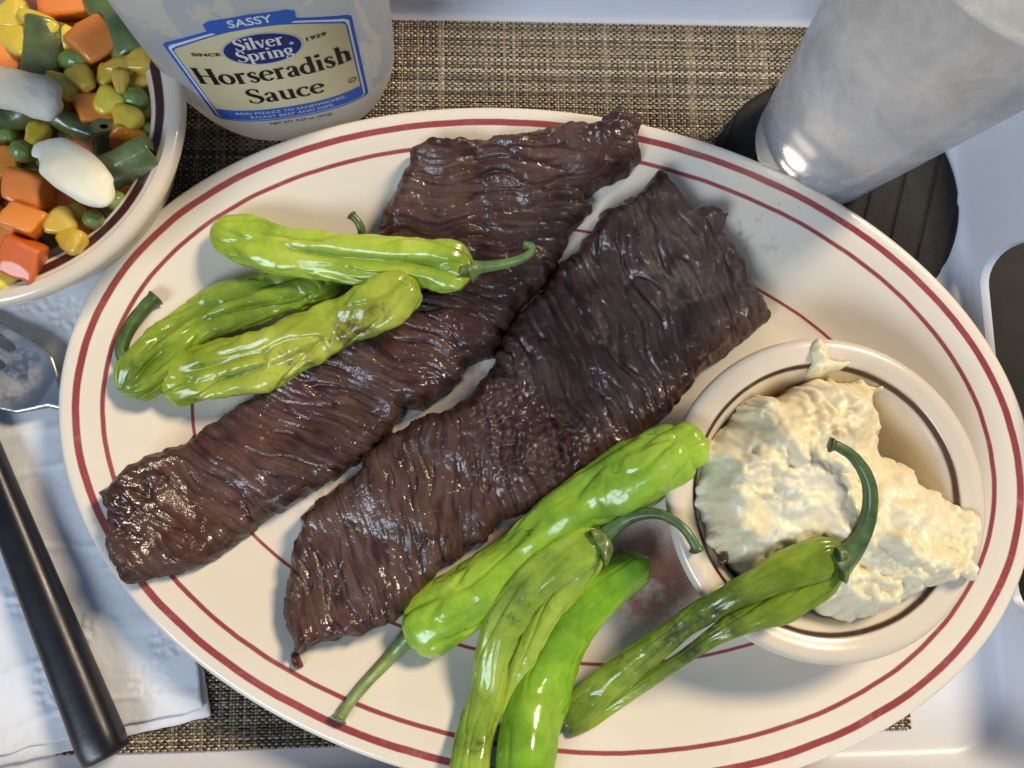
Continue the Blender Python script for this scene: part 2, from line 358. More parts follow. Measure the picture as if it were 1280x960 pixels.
# ================================================================== SLABS (steaks, mash, napkin ...)
def densify(P, step, jit=0.0, seed=0):
    P = np.asarray(P, float); Q = np.roll(P, -1, 0); out = []
    for a, b in zip(P, Q):
        k = max(1, int(np.hypot(*(b-a))/step)); t = np.arange(k)[:, None]/k; out.append(a+(b-a)*t)
    D = np.vstack(out)
    if jit:
        n = np.roll(D, -1, 0)-np.roll(D, 1, 0); n = np.stack([n[:, 1], -n[:, 0]], -1); n /= np.linalg.norm(n, axis=1)[:, None]+1e-9
        x, y = D[:, 0], D[:, 1]
        D = D+n*(jit*(fbm(x*160, y*160, 0, seed, 4, 0.6)))[:, None]
    return D
def sdf(x, y, D):
    """signed distance (inside > 0) and the closest boundary point"""
    A = D; B = np.roll(D, -1, 0); E = B-A; L2 = (E**2).sum(1)+1e-18
    n = len(x); best = np.full(n, 1e9); cp = np.zeros((n, 2)); ins = np.zeros(n, bool)
    for s in range(0, n, 20000):
        px, py = x[s:s+20000, None], y[s:s+20000, None]
        t = np.clip(((px-A[:, 0])*E[:, 0]+(py-A[:, 1])*E[:, 1])/L2, 0, 1)
        qx, qy = A[:, 0]+t*E[:, 0], A[:, 1]+t*E[:, 1]; d2 = (qx-px)**2+(qy-py)**2
        k = d2.argmin(1); r = np.arange(len(k)); best[s:s+20000] = np.sqrt(d2[r, k]); cp[s:s+20000] = np.stack([qx[r, k], qy[r, k]], -1)
        c = ((A[:, 1] > py) != (B[:, 1] > py)) & (px < (B[:, 0]-A[:, 0])*(py-A[:, 1])/(B[:, 1]-A[:, 1]+1e-15)+A[:, 0])
        ins[s:s+20000] = c.sum(1) % 2 == 1
    return np.where(ins, best, -best), cp
def slab(name, D, res, top, bottom, post=None, attrs_fn=None):
    lo, hi = D.min(0)-res, D.max(0)+res; nx, ny = int((hi[0]-lo[0])/res)+2, int((hi[1]-lo[1])/res)+2
    gx, gy = np.meshgrid(lo[0]+np.arange(nx)*res, lo[1]+np.arange(ny)*res); x, y = gx.ravel().copy(), gy.ravel().copy()
    sd, cp = sdf(x, y, D); keep = (sd > 0.25*res).reshape(ny, nx)
    a = keep[:-1, :-1]; b = keep[:-1, 1:]; c = keep[1:, 1:]; d = keep[1:, :-1]
    idx = np.arange(nx*ny).reshape(ny, nx); I = [idx[:-1, :-1], idx[:-1, 1:], idx[1:, 1:], idx[1:, :-1]]
    full = a & b & c & d; F4 = np.stack([q[full] for q in I], -1); F3 = []
    K = [a, b, c, d]
    for k in range(4):
        t = ~K[k] & K[(k+1) % 4] & K[(k+2) % 4] & K[(k+3) % 4]
        F3.append(np.stack([I[(k+1) % 4][t], I[(k+2) % 4][t], I[(k+3) % 4][t]], -1))
    F3 = np.vstack(F3)
    used = np.zeros(nx*ny, bool); used[F4.ravel()] = True; used[F3.ravel()] = True
    # boundary = verts on an edge used by one face only
    E = np.vstack([F4[:, [i, (i+1) % 4]] for i in range(4)]+[F3[:, [i, (i+1) % 3]] for i in range(3)])
    key = np.minimum(E[:, 0], E[:, 1])*(nx*ny)+np.maximum(E[:, 0], E[:, 1]); uq, ct = np.unique(key, return_counts=True); be = uq[ct == 1]
    bv = np.zeros(nx*ny, bool); bv[be//(nx*ny)] = True; bv[be % (nx*ny)] = True
    x[bv], y[bv] = cp[bv, 0], cp[bv, 1]; sd[bv] = 0
    rm = np.full(nx*ny, -1); rm[used] = np.arange(used.sum()); x, y, sd, bv = x[used], y[used], sd[used], bv[used]
    F4, F3 = rm[F4], rm[F3]; n = len(x)
    zt = top(x, y, sd); zb = bottom(x, y, sd); zt = np.maximum(zt, zb+0.0001)
    T = np.stack([x, y, zt], -1)
    if post: T = post(T, sd)
    zb = np.minimum(zb, T[:, 2]-0.0001)
    B = np.stack([T[:, 0], T[:, 1], zb], -1)
    mp = np.arange(n)+n
    V = np.vstack([T, B]); bF4, bF3 = F4[:, ::-1]+n, F3[:, ::-1]+n
    be2 = np.stack([rm[be//(nx*ny)], rm[be % (nx*ny)]], -1)
    # orient the skirt with the face that owns each edge
    Ek = {}
    E2 = np.vstack([F4[:, [i, (i+1) % 4]] for i in range(4)]+[F3[:, [i, (i+1) % 3]] for i in range(3)]) if len(F3) else np.vstack([F4[:, [i, (i+1) % 4]] for i in range(4)])
    kd = E2[:, 0].astype(np.int64)*n+E2[:, 1]; fw = np.isin(be2[:, 0].astype(np.int64)*n+be2[:, 1], kd)
    e0 = np.where(fw, be2[:, 0], be2[:, 1]); e1 = np.where(fw, be2[:, 1], be2[:, 0])
    sk = np.stack([e1, e0, e0+n, e1+n], -1)
    at = {k: np.concatenate([v, v]) for k, v in (attrs_fn(x, y, sd, T) if attrs_fn else {}).items()}
    return mesh_np(name, V, np.vstack([F4, bF4, sk]), np.vstack([F3, bF3]), at)
def smooth_plate(x, y, k=0.007):
    s = 0
    for dx, dy in ((0, 0), (k, 0), (-k, 0), (0, k), (0, -k), (k*0.7, k*0.7), (-k*0.7, k*0.7), (k*0.7, -k*0.7), (-k*0.7, -k*0.7)): s = s+plate_z(x+dx, y+dy)
    return s/9

# ------------------------------------------------------------------ steaks
S1 = [(513,183),(527,172),(542,168),(556,174),(579,170),(624,165),(674,158),(714,152),(746,155),(755,143),(773,139),(782,149),(800,148),(801,170),(804,191),(782,217),(755,226),(733,242),(731,251),(744,258),(733,272),(716,284),(712,301),(692,342),(665,374),(642,396),(628,425),(615,446),(583,455),(581,473),(550,498),(525,515),(506,509),(500,527),(450,577),(417,598),(387,615),(375,626),(350,640),(317,661),(287,686),(258,702),(217,719),(183,727),(154,727),(140,707),(133,673),(134,640),(124,616),(137,600),(162,580),(192,565),(221,555),(254,536),(283,515),(317,494),(360,460),(400,395),(440,335),(472,288),(478,268),(488,242),(506,206)]
S2 = [(825,211),(810,229),(791,247),(755,265),(737,292),(701,333),(674,365),(648,392),(627,423),(620,450),(593,487),(583,502),(542,517),(496,536),(458,565),(446,594),(400,619),(375,648),(367,682),(360,723),(352,757),(354,786),(364,803),(372,818),(383,811),(425,798),(467,790),(500,773),(525,742),(551,712),(583,690),(606,676),(625,653),(660,640),(693,625),(750,590),(793,557),(827,527),(850,503),(870,473),(893,453),(913,440),(930,427),(947,410),(960,397),(950,374),(936,342),(914,306),(906,289),(909,270),(891,256),(873,261),(850,238),(837,217)]
def steak(name, px, dirs, T, seed, label, lumps, tears=()):
    Pw = np.array([U(a, b, float(plate_z(*U(a, b, 0.012)[:2]))+0.006)[:2] for a, b in px])
    D = densify(Pw, 0.0009, 0.0011, seed)
    K = 16
    Dp = np.array([[*U(a, b, 0.02)[:2], math.atan2(-dy, dx)] for a, b, dx, dy in dirs])
    LP = [(*U(a, b, 0.02)[:2], r, h) for a, b, r, h in lumps]
    def fields(x, y):
        w = 1/((x[:, None]-Dp[:, 0])**2+(y[:, None]-Dp[:, 1])**2+1e-5)**1.5
        c = (w*np.cos(2*Dp[:, 2])).sum(1); s = (w*np.sin(2*Dp[:, 2])).sum(1); ang = (0.5*np.arctan2(s, c)) % np.pi
        f = ang/np.pi*K; k0 = np.floor(f).astype(int) % K; fr = f-np.floor(f); fr = sstep(0, 1, fr)
        g = np.zeros(len(x)); g2 = g.copy(); cr = g.copy()
        wx = x+0.0035*noise(x*60, y*60, 1, seed); wy = y+0.0035*noise(x*60, y*60, 2, seed)
        for k in range(K):
            wt = np.where(k0 == k, 1-fr, 0)+np.where((k0+1) % K == k, fr, 0); sel = wt > 1e-4
            if not sel.any(): continue
            a = k*math.pi/K; u = wx[sel]*math.cos(a)+wy[sel]*math.sin(a); v = -wx[sel]*math.sin(a)+wy[sel]*math.cos(a)
            g[sel] += wt[sel]*(0.7*noise(u*40, v*380, k, seed)+0.85*noise(u*70, v*780, k, seed+5))
            g2[sel] += wt[sel]*(noise(u*110, v*1050, k, seed+9)+0.6*noise(u*260, v*1500, k, seed+4))
            cr[sel] += wt[sel]*np.clip(1-np.abs(noise(u*34, v*150, k, seed+31))*9, 0, 1)
        return g, g2, cr
    def top(x, y, sd):
        g, g2, cr = fields(x, y)
        zb = smooth_plate(x, y)
        er = 0.0052+0.003*noise(x*90, y*90, 5, seed)
        e = np.sqrt(np.clip(1-(1-np.clip(sd/er, 0, 1))**2, 0, 1))
        th = T*(1+0.28*fbm(x*26, y*26, 3, seed, 3))
        cm = sstep(0.15, 0.45, noise(x*45, y*45, 8, seed)+0.25)
        z = zb+0.0012+(th-0.0012)*(0.16+0.84*e)
        pm = sstep(-0.35, 0.4, noise(x*38, y*38, 12, seed)); z = z+((0.40+0.45*pm)*(0.00036*g+0.00038*g2)-0.0012*cr*cm)*(0.25+0.75*e)
        z = z+0.00040*fbm(x*120, y*120, 0, seed+3, 2, 0.5)
        for lx, ly, r, h in LP:
            q = np.exp(-((x-lx)**2+(y-ly)**2)/(r*r)); z = z+h*q*(1+0.6*noise(x*400, y*400, 0, seed+8))
        # crusty crumbly rim
        z = z+0.0006*np.exp(-sd/0.004)*fbm(x*420, y*420, 4, seed+13, 3, 0.6)
        return z
    def bottom(x, y, sd): return smooth_plate(x, y)+0.0006+0.0008*np.exp(-sd/0.0025)
    def post(Tv, sd):
        k = np.exp(-sd/0.006)*0.0012
        Tv[:, 0] += k*noise(Tv[:, 0]*260, Tv[:, 1]*260, Tv[:, 2]*260, seed+21)
        Tv[:, 1] += k*noise(Tv[:, 0]*260, Tv[:, 1]*260, Tv[:, 2]*260, seed+22)
        return Tv
    def at(x, y, sd, Tv):
        g, g2, cr = fields(x, y); return {'grain': np.clip(0.5+0.50*g+0.48*g2-0.40*cr, 0, 1), 'edge': np.exp(-sd/0.004)}
    return slab(name, D, 0.00046, top, bottom, post, at), label
def meat_mat(name, red):
    m = M(name, spec=0.2, coat=0.75, coat_rough=0.08, ior=1.40)
    n1 = m.noise(38, 6, 0.6); n2 = m.noise(150, 6, 0.65, 0.6); gr = m.attr('grain')
    c = m.ramp(n1, [(0.28, (0.036, 0.014, 0.009)), (0.46, (0.082, 0.041, 0.026)), (0.60, (0.118, 0.066, 0.045)), (0.75, (0.165, 0.098, 0.072))])
    c = m.mix(m.val(n2, [(0.40, 0.0), (0.62, 0.55)]), c, (0.110, 0.062, 0.045))
    c = m.mix(m.math('MULTIPLY', m.val(m.noise(26, 4, 0.55, 0.4), [(0.50, 0), (0.66, 1)]), red), c, (0.105, 0.018, 0.012))
    c = m.mix(m.val(m.noise(17, 4, 0.6, 0.5), [(0.48, 0.0), (0.66, 0.75)]), c, (0.030, 0.013, 0.010))
    c = m.mix(m.val(m.noise(21, 5, 0.65, 0.4), [(0.60, 0.0), (0.74, 0.6)]), c, (0.19, 0.115, 0.085))
    c = m.mix(m.val(gr, [(0.10, 0.80), (0.44, 0.0)]), c, (0.030, 0.012, 0.010))
    c = m.mix(m.val(gr, [(0.56, 0.0), (0.92, 0.55)]), c, (0.165, 0.105, 0.082))
    c = m.mix(m.math('MULTIPLY', m.attr('edge'), m.val(m.noise(90, 4), [(0.4, 0), (0.65, 0.8)])), c, (0.030, 0.017, 0.016))
    m.set('color', c)
    m.set('rough', m.val(m.noise(70, 5, 0.6), [(0.35, 0.26), (0.65, 0.55)]))
    m.set('coat', m.math('MULTIPLY', m.val(m.noise(48, 4, 0.6), [(0.36, 0.15), (0.54, 1.0)]), m.val(m.attr('edge'), [(0.25, 1.0), (0.8, 0.12)])))
    fine = m.noise(850, 4, 0.6, 0.5); mid = m.noise(330, 4, 0.6, 0.8)
    nb = m.bump(fine, 0.30, 0.00045, m.bump(mid, 0.35, 0.0009))
    m.set('normal', nb)
    m.set('cnormal', m.bump(m.noise(380, 3, 0.55, 0.7), 0.44, 0.0012))
    return m.m
for nm, px, dirs, T, sd_, lab, lumps, red in (
    ('steak', S1, [(150,620,1,.75),(220,640,1,.8),(300,600,1,.62),(380,560,1,.45),(470,500,1,.4),(540,460,1,.5),(600,390,1,.3),(520,300,1,.02),(560,220,1,.03),(650,210,1,-.03),(720,190,1,.1),(640,300,1,.06)], 0.0125, 11,
     'long narrow brown skirt steak strip with pale green peppers resting on it', [(770,158,.006,.004),(742,175,.006,.002),(560,180,.006,.0015),(150,640,.012,.002)], 0.35),
    ('steak', S2, [(375,760,.45,1),(420,680,.5,1),(480,640,.3,1),(560,620,.06,1),(600,560,.1,1),(640,480,.35,1),(690,420,.42,1),(760,400,.45,1),(820,330,.45,1),(840,250,.75,1),(900,380,.5,1),(740,520,.5,1),(840,450,.5,1)], 0.0150, 29,
     'broad dark seared skirt steak piece with coarse grain beside the small bowl', [(893,272,.004,.004),(640,560,.012,.004),(700,560,.010,.003),(610,490,.009,.0025),(640,420,.012,.002)], 0.45)):
    me, lab = steak(nm, px, dirs, T, sd_, lab, lumps)
    tag(put('steak', me, meat_mat('seared_meat_%d' % sd_, red)), lab, 'steak')

# ================================================================== PEPPERS
def tube_frames(C):
    T = np.gradient(C, axis=0); T /= np.linalg.norm(T, axis=1)[:, None]+1e-12
    S = np.cross(T, [0, 0, 1.0]); S /= np.linalg.norm(S, axis=1)[:, None]+1e-9
    return T, S, np.cross(S, T)
def ctrl_world(ctrl, n):
    """(px, py, z mm, radius px) -> centre line and radii"""
    P = []
    for a, b, z, r in ctrl:
        z = z/1000; q = U(a, b, z)
        if float(plate_d(q[0], q[1])) > 0:              # never below the platter's surface
            for _ in range(3): z = max(z, float(plate_z(q[0], q[1]))+r*mpp(z, a, b)*0.82); q = U(a, b, z)
        P.append([*q, r*mpp(z, a, b)])
    return catmull(P, n)
def lobe_tube(ctrl, n, m_, seed, flat=0.85, grooves=(), wr=1.0, tip=0.10, base=0.05, notch=False):
    Q = ctrl_world(ctrl, n); C, r = Q[:, :3], np.maximum(Q[:, 3], 0.0004)
    L = np.concatenate([[0], np.cumsum(np.linalg.norm(np.diff(C, axis=0), axis=1))]); s = L/L[-1]
    r = r*np.where(s > 1-tip, np.sqrt(np.clip(1-((s-1+tip)/tip)**2, 0.0, 1)), 1)*np.where(s < base, np.sqrt(np.clip(1-((base-s)/base)**2*0.8, 0.05, 1)), 1)
    T, S, N = tube_frames(C); th = np.linspace(0, 2*np.pi, m_, endpoint=False)
    ct, st = np.cos(th)[None, :], np.sin(th)[None, :]; Lm = (L*1000)[:, None]
    cx, cy = np.cos(th), np.sin(th)
    # three soft lobes that drift along the fruit, long creases, cross wrinkles, dents
    ph = 1.3*seed+1.6*noise(s*2.2+seed, 0.3, 0, seed)[:, None]
    rad = 1+0.055*np.cos(3*th[None, :]+ph)
    a3, b3 = np.broadcast_to(cx[None, :], (n, m_)), np.broadcast_to(cy[None, :], (n, m_)); l3 = np.broadcast_to(Lm, (n, m_))
    rad = rad+wr*(0.15*fbm(a3*0.8+l3/40, b3*0.8, l3/26+seed, seed, 2)+0.045*noise(a3*1.8, b3*1.8, l3/12, seed+2)
                  +0.022*noise(a3*1.6, b3*1.6, l3/7.0, seed+3)+0.008*noise(a3*4, b3*4, l3/3, seed+4))
    rad = rad-wr*0.075*np.clip(1-np.abs(noise(a3*1.4, b3*1.4, l3/26, seed+6))*6, 0, 1)
    rad = rad-wr*0.030*np.clip(1-np.abs(noise(a3*1.2, b3*1.2, l3/9, seed+7))*9, 0, 1)*sstep(-.1,.35,noise(a3, b3, l3/18, seed+40))
    sk = sstep(-0.15, 0.3, noise(a3*0.9, b3*0.9, l3/14, seed+60))         # shrivelled skin in patches
    wl = l3/11+1.2*noise(a3*1.2, b3*1.2, l3/8, seed+61)
    rad = rad+wr*sk*(0.016*(np.abs(noise(a3*2.6, b3*2.6, wl, seed+62))-0.2)+0.008*(np.abs(noise(a3*6.5, b3*6.5, wl*1.7, seed+63))-0.2)+0.034*noise(a3*1.6, b3*1.6, l3/3.0, seed+64)+0.014*noise(a3*3, b3*3, l3/1.5, seed+65))
    for (t0, wd, dep, s0, s1, drift) in grooves:
        d = np.angle(np.exp(1j*(th[None, :]-(math.radians(t0)+math.radians(drift)*(s[:, None]-0.5)+0.25*noise(s*4, seed, 0, seed+12)[:, None]))))
        rad = rad-dep*np.exp(-(d/wd)**2)*(sstep(s0-0.06, s0+0.10, s)*(1-sstep(s1-0.10, s1+0.06, s)))[:, None]
    if notch:
        k = sstep(1-max(2.2*tip, 0.17), 1.0, s)[:, None]; rad = rad*(1-0.62*k*np.exp(-((np.angle(np.exp(1j*(th[None, :]-math.radians(75)))))/0.42)**2))
    rad = np.maximum(rad, 0.15)
    P = C[:, None, :]+S[:, None, :]*(r[:, None]*rad*ct)[..., None]+N[:, None, :]*(r[:, None]*rad*st*flat)[..., None]
    V = P.reshape(-1, 3); F = grid_faces(n, m_, True); k = np.arange(m_); k2 = (k+1) % m_; nv = len(V)
    V = np.vstack([V, C[:1], C[-1:]]); Lb = (n-1)*m_
    F3 = np.vstack([np.stack([k2, k, np.full(m_, nv)], -1), np.stack([Lb+k, Lb+k2, np.full(m_, nv+1)], -1)])
    sv = np.append(np.repeat(s, m_), [0, 1]); rv = np.append(rad.ravel(), [1, 1])
    return V, F, F3, {'s': sv, 'rad': rv}, (C, r, T)
def stem_mesh(ctrl, seed, n=60, m_=14, bulb=True):
    Q = ctrl_world(ctrl, n); C, r = Q[:, :3], np.maximum(Q[:, 3], 0.0003)
    s = np.linspace(0, 1, n); r = r*(1+(0.35*np.exp(-((s-0.97)/0.03)**2) if bulb else 0))*np.where(s > 0.985, 0.7, 1)
    T, S, N = tube_frames(C); th = np.linspace(0, 2*np.pi, m_, endpoint=False)
    rad = 1+0.13*np.cos(5*th[None, :]+s[:, None]*2)+0.06*noise(np.cos(th)[None, :]*2, np.sin(th)[None, :]*2, s[:, None]*14, seed)
    P = C[:, None, :]+S[:, None, :]*(r[:, None]*rad*np.cos(th))[..., None]+N[:, None, :]*(r[:, None]*rad*np.sin(th))[..., None]
    V = P.reshape(-1, 3); F = grid_faces(n, m_, True); k = np.arange(m_); k2 = (k+1) % m_; nv = len(V); V = np.vstack([V, C[:1], C[-1:]]); Lb = (n-1)*m_
    F3 = np.vstack([np.stack([k2, k, np.full(m_, nv)], -1), np.stack([Lb+k, Lb+k2, np.full(m_, nv+1)], -1)])
    return mesh_np('stem', V, F, F3, {'s': np.append(np.repeat(s, m_), [0, 1])})
def calyx_mesh(c, t, r, seed, m_=48):
    """small five-toothed cap clasping the shoulder of the fruit; t points into the fruit"""
    t = t/np.linalg.norm(t); a = np.cross(t, [0, 0, 1.0]); a /= np.linalg.norm(a); b = np.cross(a, t)
    th = np.linspace(0, 2*np.pi, m_, endpoint=False); rings = []
    for q in np.linspace(0, 1, 9):
        tooth = 1+0.28*np.cos(5*th+seed)*q*q+0.10*noise(np.cos(th)*3, np.sin(th)*3, q*3, seed)*q
        rr = r*(0.28+0.72*q**0.8)*tooth; ax = r*(-0.34+0.62*q*q)*np.ones(m_)+0.06*r*np.cos(5*th+seed)*q
        rings.append(c+a*(rr*np.cos(th))[:, None]+b*(rr*np.sin(th)*0.9)[:, None]+t*ax[:, None])
    for q in (0.96, 0.6):
        rr = r*q*(1+0.2*np.cos(5*th+seed)*q); rings.append(c+a*(rr*np.cos(th))[:, None]+b*(rr*np.sin(th)*0.9)[:, None]+t*(r*(0.38 if q > 0.9 else 0.2)))
    V = np.vstack(rings); return mesh_np('calyx', V, grid_faces(len(rings), m_, True))
def pepper_mat(name, dark, mid, light, blister=None, bl_at=()):
    m = M(name, rough=0.36, spec=0.22, coat=0.8, coat_rough=0.06, sss=0.15, sss_r=(0.4, 1.0, 0.15), sss_s=0.0025)
    n1 = m.noise(42, 4, 0.55, 0.5); n2 = m.noise(170, 5, 0.6)
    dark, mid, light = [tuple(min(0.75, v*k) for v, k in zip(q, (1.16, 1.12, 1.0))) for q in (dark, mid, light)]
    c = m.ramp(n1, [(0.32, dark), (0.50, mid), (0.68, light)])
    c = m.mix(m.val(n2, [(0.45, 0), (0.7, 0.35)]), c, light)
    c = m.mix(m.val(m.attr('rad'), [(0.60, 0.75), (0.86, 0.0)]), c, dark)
    if blister:
        for (p, r0, r1) in bl_at:
            k = m.math('MULTIPLY', m.sphere_mask(p, r0, r1), m.val(m.noise(190, 5, 0.6, 0.6), [(0.36, 0), (0.58, 1)])); c = m.mix(m.math('MULTIPLY', k, 0.9), c, blister)
    c = m.mix(m.math('MULTIPLY', m.val(m.noise(110, 6, 0.7, 0.3), [(0.62, 0), (0.69, 1)]), 0.75), c, (0.10, 0.070, 0.018))
    m.set('color', c)
    m.set('rough', m.val(n2, [(0.3, 0.22), (0.7, 0.42)]))
    wv = m.node('TexVoronoi', {'Vector': m.co, 'Scale': 330.0}, 'Distance', feature='SMOOTH_F1')
    cw = m.node('TexNoise', {'Vector': m.co, 'Scale': 210.0, 'Detail': 3.0, 'Distortion': 1.2}, 0)
    nb = m.bump(cw, 0.22, 0.0008); m.set('normal', nb)
    cw2 = m.node('TexNoise', {'Vector': m.co, 'Scale': 260.0, 'Detail': 4.0, 'Roughness': 0.6, 'Distortion': 1.8}, 0)
    m.set('cnormal', m.bump(cw2, 0.16, 0.0008, m.bump(wv, 0.06, 0.0006)))
    return m.m
m = M('pepper_stem', rough=0.42, spec=0.45, coat=0.35, coat_rough=0.2)
cc = m.ramp(m.noise(180, 4, 0.6), [(0.3, (0.035, 0.070, 0.018)), (0.7, (0.11, 0.18, 0.05))])
m.set('color', m.mix(m.val(m.attr('s'), [(0.90, 0), (1.0, 0.7)]), cc, (0.05, 0.04, 0.02)))
m.set('normal', m.bump(m.noise(500, 3), 0.3, 0.0004)); STEM = m.m
m = M('pepper_stem_light', rough=0.42, spec=0.45, coat=0.35, coat_rough=0.2)
cc = m.ramp(m.noise(180, 4, 0.6), [(0.3, (0.12, 0.19, 0.045)), (0.7, (0.26, 0.36, 0.10))])
m.set('color', m.mix(m.val(m.attr('s'), [(0.93, 0), (1.0, 0.8)]), cc, (0.06, 0.05, 0.02)))
m.set('normal', m.bump(m.noise(500, 3), 0.3, 0.0004)); STEML = m.m
m = M('pepper_calyx', rough=0.45, coat=0.5, coat_rough=0.15)
m.set('color', m.ramp(m.noise(260, 4, 0.6), [(0.3, (0.06, 0.075, 0.018)), (0.6, (0.17, 0.24, 0.05)), (0.75, (0.22, 0.17, 0.05))]))
m.set('normal', m.bump(m.noise(600, 3), 0.4, 0.0005)); CALYX = m.m

YG = ((0.13, 0.21, 0.022), (0.25, 0.36, 0.040), (0.40, 0.47, 0.075))
G1 = ((0.085, 0.20, 0.018), (0.17, 0.34, 0.028), (0.30, 0.46, 0.055))
OL = ((0.075, 0.115, 0.016), (0.15, 0.22, 0.026), (0.25, 0.31, 0.05))
DK = ((0.070, 0.110, 0.008), (0.150, 0.225, 0.015), (0.27, 0.36, 0.032))
BG = ((0.10, 0.24, 0.012), (0.19, 0.39, 0.020), (0.31, 0.51, 0.05))
def pepper(label, lobes, stem, cols, seed, stem_mat=STEM, calyx=None, blister=None, bl_at=(), bend=None):
    """lobes: list of (ctrl, dict)"""
    c0 = U(lobes[0][0][0][0], lobes[0][0][0][1], lobes[0][0][0][2]/1000)
    root = empty('green_pepper', tuple(c0), label, 'pepper', 'blistered green peppers on the platter')
    Vs, F4s, F3s, at, off, fr = [], [], [], {'s': [], 'rad': []}, 0, None
    for ctrl, kw in lobes:
        V, F, F3, a, f = lobe_tube(ctrl, 240, 120, seed+len(Vs)*50, **kw); fr = fr or f
        Vs.append(V); F4s.append(F+off); F3s.append(F3+off); off += len(V)
        for k in at: at[k].append(a[k])
    me = mesh_np('flesh', np.vstack(Vs)-c0, np.vstack(F4s), np.vstack(F3s), {k: np.concatenate(v) for k, v in at.items()})
    bl = [(U(a, b, z/1000)-c0, r0, r1) for a, b, z, r0, r1 in bl_at]
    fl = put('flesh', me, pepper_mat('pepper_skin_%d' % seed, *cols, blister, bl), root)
    if False:
        md = fl.modifiers.new('join', 'REMESH'); md.mode = 'VOXEL'; md.voxel_size = 0.00045; md.use_smooth_shade = True
        sm = fl.modifiers.new('soft', 'SMOOTH'); sm.factor = 0.5; sm.iterations = 2
        m2 = bpy.data.meshes.new_from_object(fl.evaluated_get(bpy.context.evaluated_depsgraph_get())); fl.modifiers.clear(); mt = me.materials[0]
        fl.data = m2; m2.materials.clear(); m2.materials.append(mt)
        for nm, v in (('rad', 1.0), ('s', 0.5)):
            if nm not in m2.attributes:
                a_ = m2.attributes.new(nm, 'FLOAT', 'POINT'); a_.data.foreach_set('value', np.full(len(m2.vertices), v, np.float32))
    if stem:
        st = put('stem', stem_mesh(stem, seed), stem_mat, root); st.data.transform(Matrix.Translation(-Vector(c0)))
    if calyx:
        a, b, z, r, (tx, ty, tz) = calyx; p = U(a, b, z/1000); q = U(a+tx, b+ty, (z+tz)/1000)
        cy = put('calyx', calyx_mesh(p-c0, q-p, r*mpp(z/1000), seed), CALYX, root)
    return root
# --- three on the left
pepper('pale green pepper lying on top of the others with its curled stem over the steak',
       [([(592,338,29,19.4),(575,336,29,30.1),(550,334,29,33.0),(500,327,28,31.0),(430,323,27,30.1),(370,315,26,29.1),(320,303,25,30.1),(285,294,24,26.2),(263,288,24,19.4)],
         dict(flat=0.72, wr=1.5, grooves=[(95, 0.30, 0.42, 0.08, 0.70, -25), (50, 0.2, 0.20, 0.5, 0.95, 30)], tip=0.06, base=0.06))],
       [(586,338,29,15),(600,334,29.5,8),(628,330,31,6),(652,323,33,5.5),(665,314,34,5),(664,307,34.5,4.5),(653,306,34.5,4.5)], G1 if False else ((0.16,0.26,0.02),(0.30,0.43,0.035),(0.45,0.55,0.08)), 3, STEML, (584,338,29,22,(-20,-1,0)))
pepper('wrinkled olive green pepper under the top one with a bent fold and its tip dimpled',
       [([(428,352,15,19.0),(402,360,15,26.6),(345,368,16,29.4),(285,384,17,31.3),(235,410,17,31.3),(195,443,17,32.3),(170,472,16,31.3),(150,490,15,22.8)],
         dict(flat=0.78, grooves=[(75, 0.30, 0.40, 0.12, 0.75, 55), (120, 0.22, 0.30, 0.3, 0.95, -30)], wr=1.9, tip=0.08, base=0.06, notch=True))],
       [(424,350,16,12),(440,325,19,7),(452,298,24,6),(449,280,27,5),(438,267,28,5)], ((0.10,0.17,0.014),(0.20,0.30,0.024),(0.33,0.42,0.05)), 8)
pepper('yellow green pepper with a brown blister, its tip lying on the steak',
       [([(197,481,14,19.0),(212,477,15,30.4),(260,466,17,36.1),(320,450,19,37.0),(375,430,21,34.2),(425,406,24,32.3),(468,386,27,35.1),(498,363,29,28.5),(512,350,29,19.9),(524,342,29,12.3)],
         dict(flat=0.80, grooves=[(55, 0.22, 0.25, 0.2, 0.6, 30), (95, 0.2, 0.2, 0.05, 0.45, 0), (80, 0.5, 0.2, 0.62, 0.75, 0)], wr=1.8, tip=0.06, base=0.07))],
       [(203,482,13,10),(172,468,12,8),(152,440,12,8),(163,408,15,8),(183,382,17,8),(196,370,18,8)], ((0.15,0.22,0.016),(0.27,0.35,0.030),(0.42,0.46,0.065)), 14, STEM, None,
       (0.10, 0.042, 0.012), [(440,412,30,0.002,0.011),(468,390,35,0.001,0.007),(380,450,22,0.001,0.009)])
# --- four on the right
pepper('bright plump green pepper with a long straight stem along the broad steak',
       [([(512,794,14,20.5),(526,787,15,37.2),(555,768,16,42.8),(600,738,18,40),(645,698,21,33.5),(690,660,25,31.5),(740,627,29,39.1),(790,598,34,43.7),(832,572,39,40),(855,560,41,34),(868,555,42,22)],
         dict(flat=0.86, grooves=[(130, 0.3, 0.10, 0.35, 0.75, 10)], wr=1.1, tip=0.05, base=0.045)),
        ([(838,566,40,24),(856,552,42,23),(868,541,43,19),(874,536,43,12)], dict(flat=0.9, wr=0.5, tip=0.25, base=0.1)), ([(842,572,40,24),(866,563,42,22),(880,560,42,18),(887,560,42,11)], dict(flat=0.9, wr=0.5, tip=0.25, base=0.1))],
       [(522,788,15,17),(508,800,15,11),(488,822,14,8.5),(455,857,13,7.5),(432,886,13,7),(422,901,13,8)], ((0.14,0.27,0.02),(0.25,0.43,0.03),(0.37,0.53,0.055)), 21, STEML, (517,792,15,23,(20,-14,0)))
